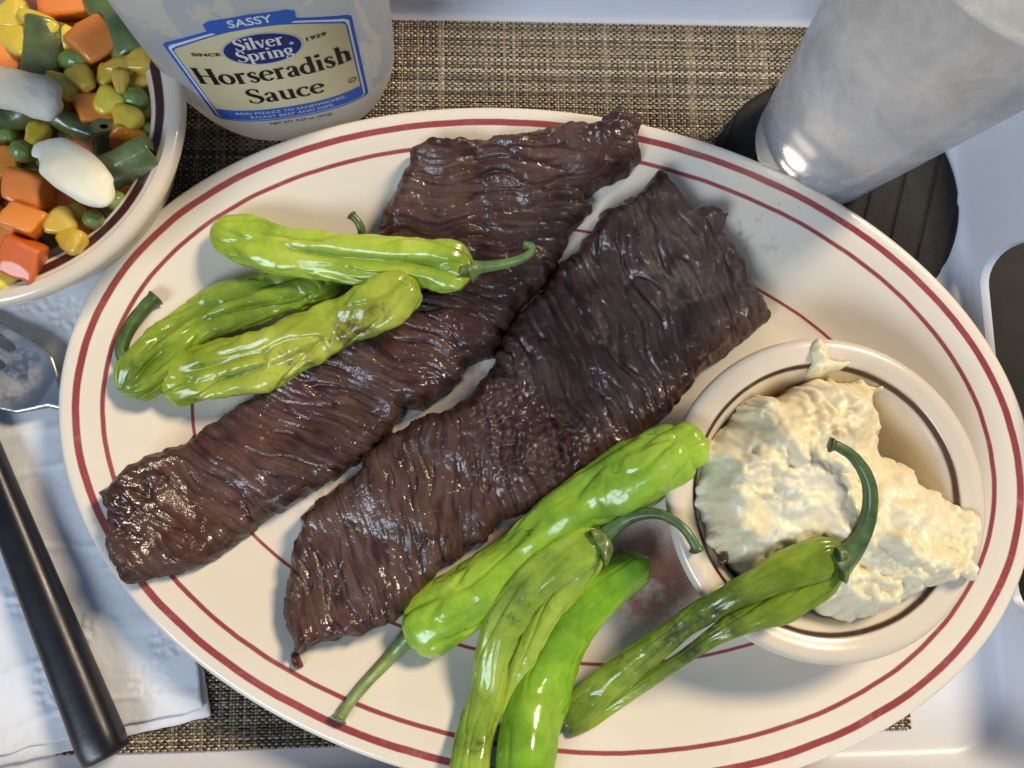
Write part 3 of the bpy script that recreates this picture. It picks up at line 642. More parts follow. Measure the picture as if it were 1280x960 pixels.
pepper('glossy green pepper with a dark curved stem touching the small bowl',
       [([(757,678,31,15.9),(738,681,31,23.8),(705,698,30,25.3),(668,728,28,24.6),(636,772,26,26.0),(617,820,24,23.1),(610,865,22,22.4),(596,915,20,24.6),(588,965,19,25.3),(583,1015,17,21.7),(580,1045,16,10.1)],
         dict(flat=0.75, grooves=[(60, 0.25, 0.14, 0.1, 0.5, 20)], wr=1.15, tip=0.09, base=0.05)),
        ([(745,694,26,16.8),(722,722,21,19.3),(692,764,19,21.0),(662,812,18,21.0),(640,856,17,20.2),(618,905,17,18.5)], dict(flat=0.8, wr=1.3, tip=0.12, base=0.08))],
       [(748,676,31,14),(766,660,33,10),(790,645,36,8),(822,642,40,6.5),(850,656,43,6),(866,676,44,6),(872,690,43.5,7)], ((0.11,0.19,0.018),(0.23,0.35,0.035),(0.37,0.48,0.08)), 33, STEM, (753,677,31,26,(-20,10,0)))
pepper('smooth bright green pepper without a visible stem',
       [([(812,699,17,12.1),(798,708,17,23.2),(765,730,17,27.0),(728,764,17,27.9),(700,806,17,30.7),(680,855,17,34.4),(664,910,17,36.3),(655,965,17,35.3),(650,1015,16,27.9),(648,1040,16,13.0)],
         dict(flat=0.88, grooves=[(120, 0.3, 0.08, 0.1, 0.6, 20)], wr=0.7, tip=0.09, base=0.05))], None, BG, 41)
pepper('long collapsed dark green pepper draped over the rim of the small bowl',
       [([(1050,697,53,20.6),(1030,695,53,26.7),(990,710,52,24.9),(950,728,50,20.6),(905,750,47,17.2),(860,777,39,16.3),(812,812,29,18.1),(765,848,20,20.6),(728,882,16,20.6),(702,908,14,15.5)],
         dict(flat=0.8, wr=1.0, tip=0.08, base=0.06, grooves=[(100, 0.3, 0.1, 0.3, 0.9, 20)])),
        ([(1050,712,51,18.9),(1022,730,50,25.8),(980,752,48,25.8),(935,772,46,18.9),(893,796,43,12.0),(850,826,34,9.9),(802,856,24,9.9),(755,888,17,10.3),(712,918,13.5,9.5)],
         dict(flat=0.7, wr=1.4, tip=0.08, base=0.06))],
       [(1042,703,53,24),(1060,690,54,16),(1078,668,56,11),(1088,635,58,9),(1086,602,60,8),(1070,574,61,7),(1050,559,62,6.5),(1036,555,62,7.5)], DK, 57, STEM, (1050,698,53,27,(-20,5,0)),
       (0.035, 0.028, 0.012), [(850,800,40,0.002,0.012),(900,775,46,0.002,0.010)])

# ================================================================== CREAMY MOUND IN THE SMALL BOWL
ZR = 0.0076+SB_H
MASH = [(1025,470),(1050,467),(1079,477),(1121,477),(1108,505),(1122,539),(1112,566),(1151,580),(1165,611),(1199,623),(1233,647),(1228,668),(1216,687),(1222,727),(1203,722),(1165,735),(1131,760),(1103,777),(1076,782),(1050,778),(1026,762),(1000,770),(975,742),(921,710),(892,687),(877,645),(870,616),(882,592),(880,570),(892,549),(918,530),(935,496),(954,488),(988,491),(1012,479)]
Pw = np.array([U(a, b, ZR+0.003)[:2] for a, b in MASH]); MC = U(1030, 620, ZR)[:2]
D = densify(Pw, 0.001, 0.0022, 71)
RG = [(*U(a, b, ZR+0.008)[:2], r/1000, h/1000) for a, b, r, h in ((955,600,20,9),(990,650,16,6),(1070,510,13,6),(1000,540,16,8),(1090,620,16,5),(1120,690,18,7),(1180,660,12,4),(1080,740,14,4),(920,650,10,3))]
def cell(x, y, seed):
    """squared distance to the nearest of scattered points: rounded crumbs with sharp valleys between"""
    ix, iy = np.floor(x), np.floor(y); best = np.full(np.shape(x), 9.0)
    for dx in (-1, 0, 1):
        for dy in (-1, 0, 1):
            h = _hash(ix+dx, iy+dy, 0*ix, seed); jx, jy = (h & 1023)/1023.0, ((h >> 10) & 1023)/1023.0
            best = np.minimum(best, (ix+dx+jx-x)**2+(iy+dy+jy-y)**2)
    return best
def m_bottom(x, y, sd):
    r = np.hypot(x-SBC[0], y-SBC[1]); zi = 0.0076+bowl_in(SBP, np.minimum(r, SB_R-0.002)); return np.where(r > SB_R-0.003, ZR, zi)+0.0004
def m_top(x, y, sd):
    e = np.sqrt(np.clip(1-(1-np.clip(sd/0.012, 0, 1))**2, 0, 1)); z = ZR-0.0075+0.0105*e
    r = np.hypot(x-SBC[0], y-SBC[1]); z = np.maximum(z, m_bottom(x, y, sd)+0.0012+0.003*e)
    for lx, ly, rr, h in RG: z = z+h*np.exp(-((x-lx)**2+(y-ly)**2)/(rr*rr))*e
    z = z+(0.0062*fbm(x*48, y*48, 0, 71, 2)+0.0030*np.abs(fbm(x*95, y*95, 3, 75, 2))-0.0008)*(0.35+0.65*e)
    wx_, wy_ = x+0.0016*noise(x*180, y*180, 3, 61), y+0.0016*noise(x*180, y*180, 6, 62); b = np.clip(1-1.25*cell(wx_*190, wy_*190, 77), 0, 1); c = np.clip(1-1.25*cell(wx_*400, wy_*400, 79), 0, 1); sm = sstep(-0.25, 0.35, noise(x*50, y*50, 9, 80))
    return z+(0.0026*b+0.0019*c)*(0.35+0.65*sm)-0.0018
def m_post(T, sd):
    x, y, z = T.T.copy()
    for k, (f, a) in enumerate(((90, 0.0014), (240, 0.0004))):
        T[:, 0] += a*noise(x*f, y*f, z*f, 90+k); T[:, 1] += a*noise(x*f, y*f, z*f, 95+k); T[:, 2] += 0.7*a*noise(x*f, y*f, z*f, 99+k)
    T[:, 2] = np.maximum(T[:, 2], m_bottom(T[:, 0], T[:, 1], sd)+0.0002); return T
m = M('creamy_mash', rough=0.46, spec=0.4, coat=0.25, coat_rough=0.16, sss=0.6, sss_r=(1.0, 0.85, 0.55), sss_s=0.003)
m.set('color', m.ramp(m.noise(60, 5, 0.6), [(0.3, (0.82, 0.69, 0.40)), (0.5, (0.86, 0.76, 0.50)), (0.72, (0.89, 0.82, 0.61))]))
m.set('normal', m.bump(m.noise(380, 3, 0.5), 0.16, 0.0008))
CREAM = m.m
tag(put('mashed_mound', slab('mashed_mound', D, 0.00042, m_top, m_bottom, m_post), CREAM), 'lumpy pale yellow mashed mound heaped in the small bowl on the platter', 'mash')
SM = [(1010,428),(1022,424),(1032,434),(1034,450),(1048,452),(1063,453),(1050,462),(1036,470),(1024,477),(1012,470),(1016,450)]
Ds = densify(np.array([U(a, b, ZR)[:2] for a, b in SM]), 0.0008, 0.0012, 5)
def s_bot(x, y, sd):
    r = np.hypot(x-SBC[0], y-SBC[1]); return 0.0076+bowl_in(SBP, np.minimum(r, SB_R-0.004))+0.0002
tag(put('mash_smear', slab('mash_smear', Ds, 0.0004, lambda x, y, sd: s_bot(x, y, sd)+0.0008+0.0026*np.sqrt(np.clip(sd/0.003, 0, 1))*(1+0.8*noise(x*500, y*500, 0, 3)), s_bot), CREAM), 'small smear of pale mash stuck on the bowl rim', 'mash')
# little scrap of dark meat beside the steak
def scrap(name, px, h, mat, label, cat, seed, zfn=plate_z, up=0.0):
    D = densify(np.array([U(a, b, 0.012+up)[:2] for a, b in px]), 0.0006, 0.0008, seed)
    bot = lambda x, y, sd: zfn(x, y)+up+0.0002
    top = lambda x, y, sd: bot(x, y, sd)+0.0006+h*np.sqrt(np.clip(sd/0.0016, 0, 1))*(1+0.6*noise(x*600, y*600, 0, seed))
    def at(x, y, sd, T): return {'grain': np.full(len(x), 0.5), 'edge': np.full(len(x), 0.3)}
    return tag(put(name, slab(name, D, 0.00035, top, bot, None, at), mat), label, cat)
scrap('meat_crumb', [(368,812),(376,810),(381,820),(384,828),(377,831),(370,826)], 0.003, bpy.data.materials['seared_meat_29'], 'tiny scrap of dark meat fallen beside the broad steak', 'meat scrap', 3)
scrap('meat_crumb', [(866,684),(874,683),(877,692),(872,697),(865,693)], 0.0016, bpy.data.materials['seared_meat_29'], 'small dark crumb stuck on the small bowl rim', 'meat scrap', 5, lambda x, y: 0*x+ZR-0.0012)

# ================================================================== NAPKIN
NA = math.radians(11.5); nca, nsa = math.cos(NA), math.sin(NA)
NO = U(259, 889, 0.004)[:2]                                   # lower right corner
def nl(x, y):                                                # napkin coordinates: u to the left, v up
    dx, dy = x-NO[0], y-NO[1]; return -(dx*nca+dy*nsa), -dx*nsa+dy*nca
def nw(u, v): return NO+np.array([-u*nca-v*nsa, -u*nsa+v*nca])
def flower(u, v, cu, cv, r):
    d = np.hypot(u-cu, v-cv); a = np.arctan2(v-cv, u-cu); pr = r*(0.62+0.38*np.cos(6*a)); return np.exp(-((d-pr)/(0.0011))**2)+np.exp(-(d/0.0018)**2)+0.6*np.exp(-((d-r*1.25)/0.0009)**2)*(np.cos(9*a) > -0.2)
def napkin_layer(u0, u1, v0, v1, zb, th, seed, emb):
    D = densify(np.array([nw(u0, v0), nw(u0, v1), nw(u1, v1), nw(u1, v0)]), 0.003, 0.0007, seed)
    def bot(x, y, sd): return zb+0*x+0.0016*np.clip(fbm(x*22, y*22, 0, seed, 2)+0.15, 0, 1)*0
    def top(x, y, sd):
        u, v = nl(x, y); z = zb+th+0.0013*(fbm(x*24, y*24, 0, seed, 3)+0.2)+0.00010*fbm(x*380, y*380, 0, seed+1, 3, 0.6)
        z = z+0.0006*np.clip(1-np.abs(noise(u*14, v*38, 0, seed+4))*9, 0, 1)
        if emb:
            e = 0
            for (a, b) in ((82, 392), (40, 372), (112, 420), (66, 830), (95, 790), (30, 750), (60, 860), (185, 850), (210, 800), (150, 700)):
                p = U(a, b, 0.005); cu, cv = nl(p[0], p[1]); e = e+flower(u, v, cu, cv, 0.0042)
            z = z-0.00062*np.clip(e, 0, 1)
            strip = ((v > 0.0035) & (v < 0.0085) & (u > 0.058)); z = z-0.0003*strip*(np.sin(u*2*np.pi/0.0013) > 0)*(np.sin(v*2*np.pi/0.0017) > -0.5)
        return z
    return slab('layer', D, 0.0006, top, bot)
m = M('paper_napkin', rough=0.85, spec=0.25, sheen=0.1)
m.set('color', m.ramp(m.noise(40, 4), [(0.3, (0.70, 0.71, 0.73)), (0.7, (0.76, 0.77, 0.78))]))
m.set('normal', m.bump(m.noise(1400, 3), 0.25, 0.0003, m.bump(m.noise(220, 4), 0.25, 0.0005)))
nap = empty('paper_napkin', (NO[0], NO[1], MATZ), 'white embossed paper napkin folded under the fork and black knife handle', 'napkin')
for k, (u0, u1, v0, v1, zb, th, emb) in enumerate(((-0.0002, 0.122, -0.0022, 0.185, MATZ, 0.0006, False), (0.0006, 0.1215, 0.0018, 0.184, MATZ+0.0018, 0.0006, True))):
    me = napkin_layer(u0, u1, v0, v1, zb, th, 5+k, emb); me.transform(Matrix.Translation((-NO[0], -NO[1], -MATZ))); put('paper_layer', me, m.m, nap)
NAPZ = MATZ+0.0034

# ================================================================== FORK AND KNIFE
fa = math.radians(-29)
def fw(u, v):                                                  # fork: u towards the handle, v to its left, from the slot roots
    o = U(3, 457, 0.008); return np.array([o[0]+u*math.cos(fa)-v*math.sin(fa), o[1]+u*math.sin(fa)+v*math.cos(fa)])
out = []
hwid = 0.0130; tw = 0.0044; gap = (2*hwid-4*tw)/3
for k in range(4):                                              # tines, from the left one to the right one
    v1 = hwid-k*(tw+gap); v0 = v1-tw
    out += [(0.0 if k else 0.004, v1), (-0.030, v1-0.0004), (-0.046, (v0+v1)/2+0.0006), (-0.0475, (v0+v1)/2), (-0.046, (v0+v1)/2-0.0006), (-0.030, v0+0.0004), (0.0 if k < 3 else 0.004, v0)]
    if k < 3: out += [(0.0012, v0-gap*0.25), (0.0016, v0-gap*0.5), (0.0012, v0-gap*0.75)]
out += [(0.010, -0.0126), (0.015, -0.0112), (0.0195, -0.0075), (0.023, -0.0045), (0.028, -0.0032), (0.04, -0.0028), (0.058, -0.0034), (0.066, -0.0030), (0.0675, 0.0), (0.066, 0.0030), (0.058, 0.0034), (0.04, 0.0028), (0.028, 0.0032), (0.023, 0.0045), (0.0195, 0.0075), (0.015, 0.0112), (0.010, 0.0126)]
Df = densify(np.array([fw(*p) for p in out]), 0.0015)
fo = U(3, 457, 0.008)
def fork_c(x, y):
    dx, dy = x-fo[0], y-fo[1]; u = dx*math.cos(fa)+dy*math.sin(fa); v = -dx*math.sin(fa)+dy*math.cos(fa)
    return NAPZ+0.0012+0.0035*np.clip((u+0.02)/0.04, 0, 1)**2*(1-np.clip((u-0.02)/0.04, 0, 1)*0.9)+14*np.minimum(v*v, 0.0002)*np.exp(-((u-0.002)/0.02)**2)
m = M('fork_steel', color=(0.55, 0.55, 0.55), metal=1.0, rough=0.22)
n_ = m.noise(120, 6, 0.65); k_ = m.math('MULTIPLY', m.val(n_, [(0.40, 0), (0.62, 1)]), m.sphere_mask((*fw(0.0, 0.0), NAPZ+0.003), 0.008, 0.019))
m.set('color', m.mix(k_, (0.50, 0.49, 0.48), (0.36, 0.33, 0.29))); m.set('metal', m.math('SUBTRACT', 1.0, k_)); m.set('rough', m.math('ADD', 0.36, m.math('MULTIPLY', k_, 0.3)))
tag(put('fork', slab('fork', Df, 0.0005, lambda x, y, sd: fork_c(x, y)+0.0010+0.0007*np.sqrt(np.clip(sd/0.001, 0, 1)), lambda x, y, sd: fork_c(x, y)), m.m), 'stainless steel fork with food residue, its neck tucked under the platter', 'fork')
KZ = 0.0118
k0, k1 = U(133.5, 943, KZ), U(23, 676, KZ); kd = (k1-k0)/np.linalg.norm(k1-k0)
knife = empty('table_knife', (k0[0], k0[1], NAPZ), 'table knife with a long round black plastic handle on the napkin', 'knife')
def knife_handle():
    L = 0.128; n, mm = 60, 40; s = np.linspace(0, 1, n); w = np.interp(s, [0, 0.04, 0.6, 1], [0.0071, 0.0074, 0.0059, 0.0052])
    th = np.linspace(0, 2*np.pi, mm, endpoint=False); sx = np.array([kd[1], -kd[0], 0])
    C = k0[None, :]+kd[None, :]*(s*L)[:, None]; C[:, 2] = NAPZ+0.0006+w*0.86
    q = lambda c: np.sign(c)*np.abs(c)**0.8
    P = C[:, None, :]+sx*(w[:, None]*q(np.cos(th)))[..., None]+np.array([0, 0, 1.0])*(w[:, None]*0.86*q(np.sin(th)))[..., None]
    ends = [(P[0]-C[0])*f+C[0]-kd*d for f, d in ((0.0, 0.0008), (0.6, 0.0009), (0.86, 0.0007), (0.97, 0.0002))]; e2 = [(P[-1]-C[-1])*0.0+C[-1]+kd*0.0004]
    V = np.concatenate([np.array(ends), P, np.array(e2)]); nn = len(V); return mesh_np('handle', V.reshape(-1, 3)-[k0[0], k0[1], NAPZ], grid_faces(nn, mm, True))
m = M('black_plastic', color=(0.008, 0.008, 0.009), rough=0.30, spec=0.5)
m.set('rough', m.val(m.noise(60, 5, 0.6), [(0.3, 0.24), (0.7, 0.42)])); m.set('normal', m.bump(m.noise(700, 2), 0.08, 0.0003))
put('handle', knife_handle(), m.m, knife)
e = k0+kd*0.127; sx = np.array([kd[1], -kd[0], 0])
bl = [(0, -0.004), (0, 0.004), (0.012, 0.0075), (0.05, 0.0095), (0.09, 0.0085), (0.108, 0.002), (0.110, -0.003), (0.10, -0.0045), (0.02, -0.005)]
Db = densify(np.array([(e+kd*a+sx*b)[:2] for a, b in bl]), 0.002)
me = slab('blade', Db, 0.001, lambda x, y, sd: NAPZ+0.0048+0*x, lambda x, y, sd: NAPZ+0.0036+0*x); me.transform(Matrix.Translation((-k0[0], -k0[1], -NAPZ)))
put('blade', me, M('blade_steel', color=(0.6, 0.6, 0.6), metal=1.0, rough=0.2).m, knife)

# ================================================================== COASTER AND GLASS
CC = np.array([0.1395, 0.1089]); CRAD = 0.0496; COZ = 0.0042
a = np.linspace(0, 2*np.pi, 180, endpoint=False); Dc = CC+CRAD*np.stack([np.cos(a), np.sin(a)], -1)
ga = math.radians(72.5); gp = 0.0116
def co_top(x, y, sd):
    v = (x-CC[0])*math.sin(ga)-(y-CC[1])*math.cos(ga)+0.0046; k = np.abs((v/gp) % 1-0.5)*gp
    return COZ-0.0009*np.exp(-(np.maximum(k-0.0002, 0)/0.00035)**2)-0.0008*np.exp(-sd/0.0009)+0.00005*noise(x*900, y*900, 0, 4)
m = M('coaster_rubber', rough=0.7, spec=0.18)
m.set('color', m.ramp(m.noise(300, 6, 0.7), [(0.3, (0.011, 0.011, 0.011)), (0.62, (0.021, 0.020, 0.019)), (0.8, (0.045, 0.043, 0.04))])); m.set('normal', m.bump(m.noise(1500, 2), 0.3, 0.0003))
tag(put('coaster', slab('coaster', Dc, 0.0005, co_top, lambda x, y, sd: MATZ+0.0001+0*x), m.m), 'round dark grey coaster with straight grooves under the frosted glass', 'coaster')

gx, gy, gz = U(1020, 185, COZ); gz = COZ+0.0002
glass = empty('drinking_glass', (gx, gy, gz), 'tall frosted tumbler of water standing on the dark coaster', 'glass')
def lathe(name, prof, na=96, cap=False):
    P = np.array(prof); a = np.linspace(0, 2*np.pi, na, endpoint=False)
    V = np.stack([np.maximum(P[:, :1], 1e-5)*np.cos(a), np.maximum(P[:, :1], 1e-5)*np.sin(a), np.repeat(P[:, 1:2], na, 1)], -1).reshape(-1, 3)
    return mesh_np(name, V, grid_faces(len(P), na, True))
GH = 0.152; r0, r1 = 0.0248, 0.0397
ro = lambda z: r0+(r1-r0)*z/GH
gp_ = [(0, 0.0012), (0.018, 0.0010), (0.0215, 0.0), (0.0235, 0.0003), (0.0246, 0.0018), (0.0247, 0.004)]+[(ro(z)-0.00035*math.exp(-((z-0.009)/0.002)**2), z) for z in np.linspace(0.006, GH-0.001, 40)]+[(r1-0.0008, GH), (r1-0.0018, GH-0.0006)]+[(ro(z)-0.0023, z) for z in np.linspace(GH-0.003, 0.016, 30)]+[(ro(0.012)-0.0045, 0.0120), (0.012, 0.0105), (0, 0.0102)]
m = M('frosted_glass'); t = m.t
bn = m.bump(m.noise(260, 5, 0.65, 0.4), 0.22, 0.0006)
m.set('trans', 1.0); m.set('ior', 1.45); m.set('color', (0.97, 0.98, 0.98)); m.set('rough', 0.06); m.set('normal', bn)
def shader(kind, color): n = t.nodes.new('ShaderNodeBsdf'+kind); n.inputs[0].default_value = (*color, 1); return n.outputs[0]
def mixsh(f, a, b):
    n = t.nodes.new('ShaderNodeMixShader')
    if hasattr(f, 'links'): t.links.new(f, n.inputs[0])
    else: n.inputs[0].default_value = f
    t.links.new(a, n.inputs[1]); t.links.new(b, n.inputs[2]); return n.outputs[0]
# condensation film on the outside: pale scattering droplets, patchy, wiped here and there, thinned low down and on the lamp side so lamplight makes a glow
sepz = m.node('SeparateXYZ', {0: m.co}, 2)
pat = m.val(m.noise(75, 7, 0.68, 0.6), [(0.30, 0.34), (0.5, 0.52), (0.68, 0.66)])
foot = m.node('MapRange', {0: m.math('ADD', sepz, m.math('MULTIPLY', m.math('SUBTRACT', m.noise(60, 4), 0.5), 0.02)), 1: 0.010, 2: 0.060, 3: 0.22, 4: 1.0})
nxy = m.node('VectorMath', {0: m.node('VectorMath', {0: m.co, 1: (1, 1, 0)}, 0, operation='MULTIPLY')}, 0, operation='NORMALIZE')
side = m.node('MapRange', {0: m.node('VectorMath', {0: nxy, 1: (0.80, 0.60, 0.0)}, 'Value', operation='DOT_PRODUCT'), 1: -0.15, 2: 0.45, 3: 1.0, 4: 0.02})
film = m.math('MULTIPLY', m.math('MULTIPLY', m.math('MULTIPLY', pat, foot), side), m.math('SUBTRACT', 1.0, m.attr('inner')))
clear = mixsh(m.math('MAXIMUM', m.math('MULTIPLY', m.attr('inner'), 0.5), 0.12), m.b.outputs[0], shader('Transparent', (0.97, 0.98, 0.98)))
t.links.new(mixsh(film, clear, mixsh(0.60, shader('Diffuse', (0.96, 0.97, 0.98)), shader('Translucent', (0.97, 0.97, 0.97)))), m.out.inputs[0])
gmesh = lathe('glass_wall', gp_); k = int(np.argmax([q[1] for q in gp_]))
at_ = gmesh.attributes.new('inner', 'FLOAT', 'POINT'); at_.data.foreach_set('value', np.repeat((np.arange(len(gp_)) > k).astype(np.float32), 96))
put('glass_wall', gmesh, m.m, glass)
m = M('water', trans=1.0, ior=1.333, rough=0.02, color=(0.98, 0.99, 1.0)); t = m.t
t.links.new(mixsh(0.10, m.b.outputs[0], shader('Transparent', (0.98, 0.99, 1.0))), m.out.inputs[0])
put('water', lathe('water', [(0, 0.0106), (0.0125, 0.0109), (ro(0.012)-0.0049, 0.0124)]+[(ro(z)-0.0026, z) for z in np.linspace(0.017, 0.128, 24)]+[(ro(0.128)-0.0029, 0.1278), (0, 0.1276)]), m.m, glass)

# ================================================================== VEGETABLES IN THE BOWL
def veg_mat(name, c0, c1, c2, sc=120, rough=0.36, sss=0.25, coat=0.8, bump=0.38):
    m = M(name, spec=0.5, coat=coat, coat_rough=0.14, sss=sss, sss_r=(1.0, 0.6, 0.3), sss_s=0.0025)
    oi = m.node('ObjectInfo', None, 'Random')
    c = m.ramp(m.noise(sc, 5, 0.6), [(0.3, c0), (0.5, c1), (0.72, c2)])
    hs = m.node('HueSaturation', {'Hue': m.math('ADD', 0.488, m.math('MULTIPLY', oi, 0.024)), 'Saturation': 1.0, 'Value': m.math('ADD', 0.82, m.math('MULTIPLY', oi, 0.34)), 'Fac': 1.0, 'Color': c})
    m.set('color', hs); m.set('rough', rough); m.set('normal', m.bump(m.noise(sc*5, 4, 0.6), bump, 0.0005)); return m.m
CARROT = veg_mat('carrot', (0.74, 0.15, 0.010), (0.88, 0.24, 0.018), (0.92, 0.34, 0.05), 160, 0.34)
CORN = veg_mat('corn', (0.68, 0.42, 0.02), (0.84, 0.58, 0.04), (0.90, 0.68, 0.12), 110, 0.28, 0.35)
PEA = veg_mat('pea', (0.12, 0.20, 0.028), (0.20, 0.30, 0.05), (0.30, 0.39, 0.09), 90, 0.26)
BEAN = veg_mat('bean', (0.065, 0.095, 0.028), (0.125, 0.165, 0.050), (0.22, 0.26, 0.095), 90, 0.28, 0.15)
BEANIN = veg_mat('bean_inside', (0.16, 0.20, 0.06), (0.27, 0.32, 0.11), (0.38, 0.42, 0.18), 300, 0.4, 0.2)
BUTTER = veg_mat('butter', (0.80, 0.72, 0.50), (0.84, 0.77, 0.57), (0.87, 0.82, 0.65), 60, 0.6, 0.4, 0.05, 0.15)
def carrot_mesh(seed):
    bm = bmesh.new(); bmesh.ops.create_cube(bm, size=2.0); bmesh.ops.subdivide_edges(bm, edges=bm.edges[:], cuts=9, use_grid_fill=True)
    rg = random.Random(seed); sh = Matrix(((1, rg.uniform(-.2, .2), rg.uniform(-.15, .15)), (rg.uniform(-.2, .2), 1, rg.uniform(-.15, .15)), (rg.uniform(-.1, .1), rg.uniform(-.1, .1), 1)))
    for v in bm.verts:
        c = v.co; q = (abs(c.x)**11+abs(c.y)**11+abs(c.z)**11)**(1/11); c = c/q*0.5
        c = c*(1+0.07*float(noise(c.x*3, c.y*3, c.z*3, seed))+0.02*float(noise(c.x*9, c.y*9, c.z*9, seed))); v.co = sh @ c
    me = bpy.data.meshes.new('carrot_cube'); bm.to_mesh(me); bm.free()
    for p in me.polygons: p.use_smooth = True
    return me
def blob_mesh(name, f, nu=28, nv=20):
    th = np.linspace(0, 2*np.pi, nu, endpoint=False); ph = np.linspace(0.02, np.pi-0.02, nv)
    X = np.sin(ph)[:, None]*np.cos(th); Y = np.sin(ph)[:, None]*np.sin(th); Z = np.cos(ph)[:, None]*np.ones(nu)
    V = f(X.ravel(), Y.ravel(), Z.ravel()); return mesh_np(name, V, grid_faces(nv, nu, True)[:, ::-1])
def corn_f(seed):
    def f(x, y, z):                                     # wedge: broad dented crown, pinched pale tip
        w = 0.46+0.54*sstep(-0.9, 0.45, x); flat = 0.46+0.16*x; q = (np.abs(x)**3.2+np.abs(y)**3.2+np.abs(z)**3.2)**(-1/3.2); x, y, z = x*q, y*q, z*q
        r = 1+0.10*noise(x*2, y*2, z*2, seed); cut = np.where(x < -0.75, -0.75+(x+0.75)*0.3, x)
        dent = 0.14*np.exp(-((y*1.6)**2+(z*1.6)**2))*sstep(0.4, 1.0, x)
        return np.stack([(cut-dent)*0.60*r, y*w*0.44*r, z*flat*0.64*r], -1)
    return f
def pea_f(seed):
    def f(x, y, z):
        r = 0.5*(1+0.05*noise(x*2, y*2, z*2, seed)-0.07*np.clip(1-np.abs(noise(x*1.5, y*1.5, z*1.5, seed+3))*6, 0, 1)); return np.stack([x*r, y*r*0.95, z*r*0.92], -1)
    return f
def bean_mesh(L, r, seed, bend=0.1):
    n, mm = 40, 32; s = np.linspace(-0.5, 0.5, n); th = np.linspace(0, 2*np.pi, mm, endpoint=False)
    rings = []
    for t in (0.35, 0.6, 0.80, 0.93): rings.append((-0.5+0.035*(1-t)*L/L, t, 0))
    prof = [(-0.5+0.06, 0.30), (-0.5+0.03, 0.52), (-0.5+0.008, 0.74), (-0.5, 0.88), (-0.497, 0.97)]+[(q, 1.0) for q in np.linspace(-0.47, 0.47, n)]+[(0.497, 0.97), (0.5, 0.88), (0.492, 0.74), (0.47, 0.52), (0.44, 0.30)]
    V = []
    for q, f in prof:
        rad = r*f*(1+0.07*np.cos(2*th)+0.07*noise(np.cos(th)*1.3, np.sin(th)*1.3, q*L/0.006, seed)-0.06*np.clip(1-np.abs(noise(np.cos(th)*2, np.sin(th)*2, q*L/0.02, seed+2))*7, 0, 1))
        V.append(np.stack([np.full(mm, q*L), rad*np.cos(th), rad*np.sin(th)*0.9-bend*L*4*(q*q)*0.25], -1))
    return mesh_np('bean_piece', np.vstack(V), grid_faces(len(prof), mm, True)), len(prof), mm
def bean(px, py, z, L, r, ang, tilt, seed, label, group):
    me, k, mm = bean_mesh(L, r, seed); me.materials.append(BEAN); me.materials.append(BEANIN)
    idx = np.zeros(len(me.polygons), np.int32); idx[:3*mm] = 1; idx[-3*mm:] = 1; me.polygons.foreach_set('material_index', idx)
    p = U(px, py, z); o = put('green_bean', me, None, loc=tuple(p), rot=(0.3*seed, tilt, ang)); return tag(o, label, 'green bean', group)
CA = [carrot_mesh(s) for s in range(5)]; CO = [blob_mesh('corn_kernel', corn_f(s)) for s in range(4)]; PE = [blob_mesh('pea', pea_f(s)) for s in range(3)]
def item(kind, px, py, z, size, rx, ry, rz, label, group, i, sc=(1, 1, 1)):
    me, mt, nm, cat = {'c': (CA[i % 5], CARROT, 'carrot_cube', 'carrot'), 'k': (CO[i % 4], CORN, 'corn_kernel', 'corn'), 'p': (PE[i % 3], PEA, 'pea', 'pea')}[kind]
    p = U(px, py, z); o = put(nm, me, mt, loc=tuple(p), rot=(rx, ry, rz)); s = 0.9*size*mpp(z, px, py); o.scale = (s*sc[0], s*sc[1], s*sc[2]); return tag(o, label, cat, group)
GC, GK, GP, GB = 'diced carrots in the vegetable bowl', 'corn kernels in the vegetable bowl', 'peas in the vegetable bowl', 'green bean pieces in the vegetable bowl'
LC, LK, LP, LB = 'orange diced carrot cube among the mixed vegetables', 'yellow corn kernel among the mixed vegetables', 'round green pea among the mixed vegetables', 'cut dark green bean piece among the mixed vegetables'
LC2, LK2, LP2, LB2 = 'diced carrot cube half buried beneath the top vegetables', 'corn kernel half buried beneath the top vegetables', 'green pea half buried beneath the top vegetables', 'green bean piece half buried beneath the top vegetables'
for i, (x, y, z, s, rx, ry, rz, sc) in enumerate((
    (82, 2, 42, 58, .2, .1, .25, (1.2, .8, .7)), (117, 52, 44, 50, .35, .15, .65, (1.15, 1, .8)), (2, 72, 42, 44, .2, .3, .4, (1, 1, .8)), (117, 138, 40, 44, .3, .4, .3, (1, .9, .9)), (36, 236, 47, 47, .25, .12, -.28, (1.05, .95, .8)),
    (30, 276, 48, 47, -.2, .15, -.3, (1.1, .8, .8)), (28, 322, 47, 50, .3, .2, -.5, (1.05, 1, .8)), (76, 250, 37, 36, .3, .2, .6, (1, 1, .9)), (99, 290, 41, 30, .3, .3, .9, (.8, 1.1, .8)), (100, 190, 34, 40, .5, .2, .4, (1.2, 1, .9)), (2, 205, 40, 44, .1, .3, .2, (1, 1, .8)), (8, 300, 43, 36, .3, .1, .2, (1, 1, .8)), (70, 140, 37, 40, .3, .3, .5, (1, 1, 1)))):
    item('c', x, y, z/1000, s, rx, ry, rz, LC, GC, i, sc)
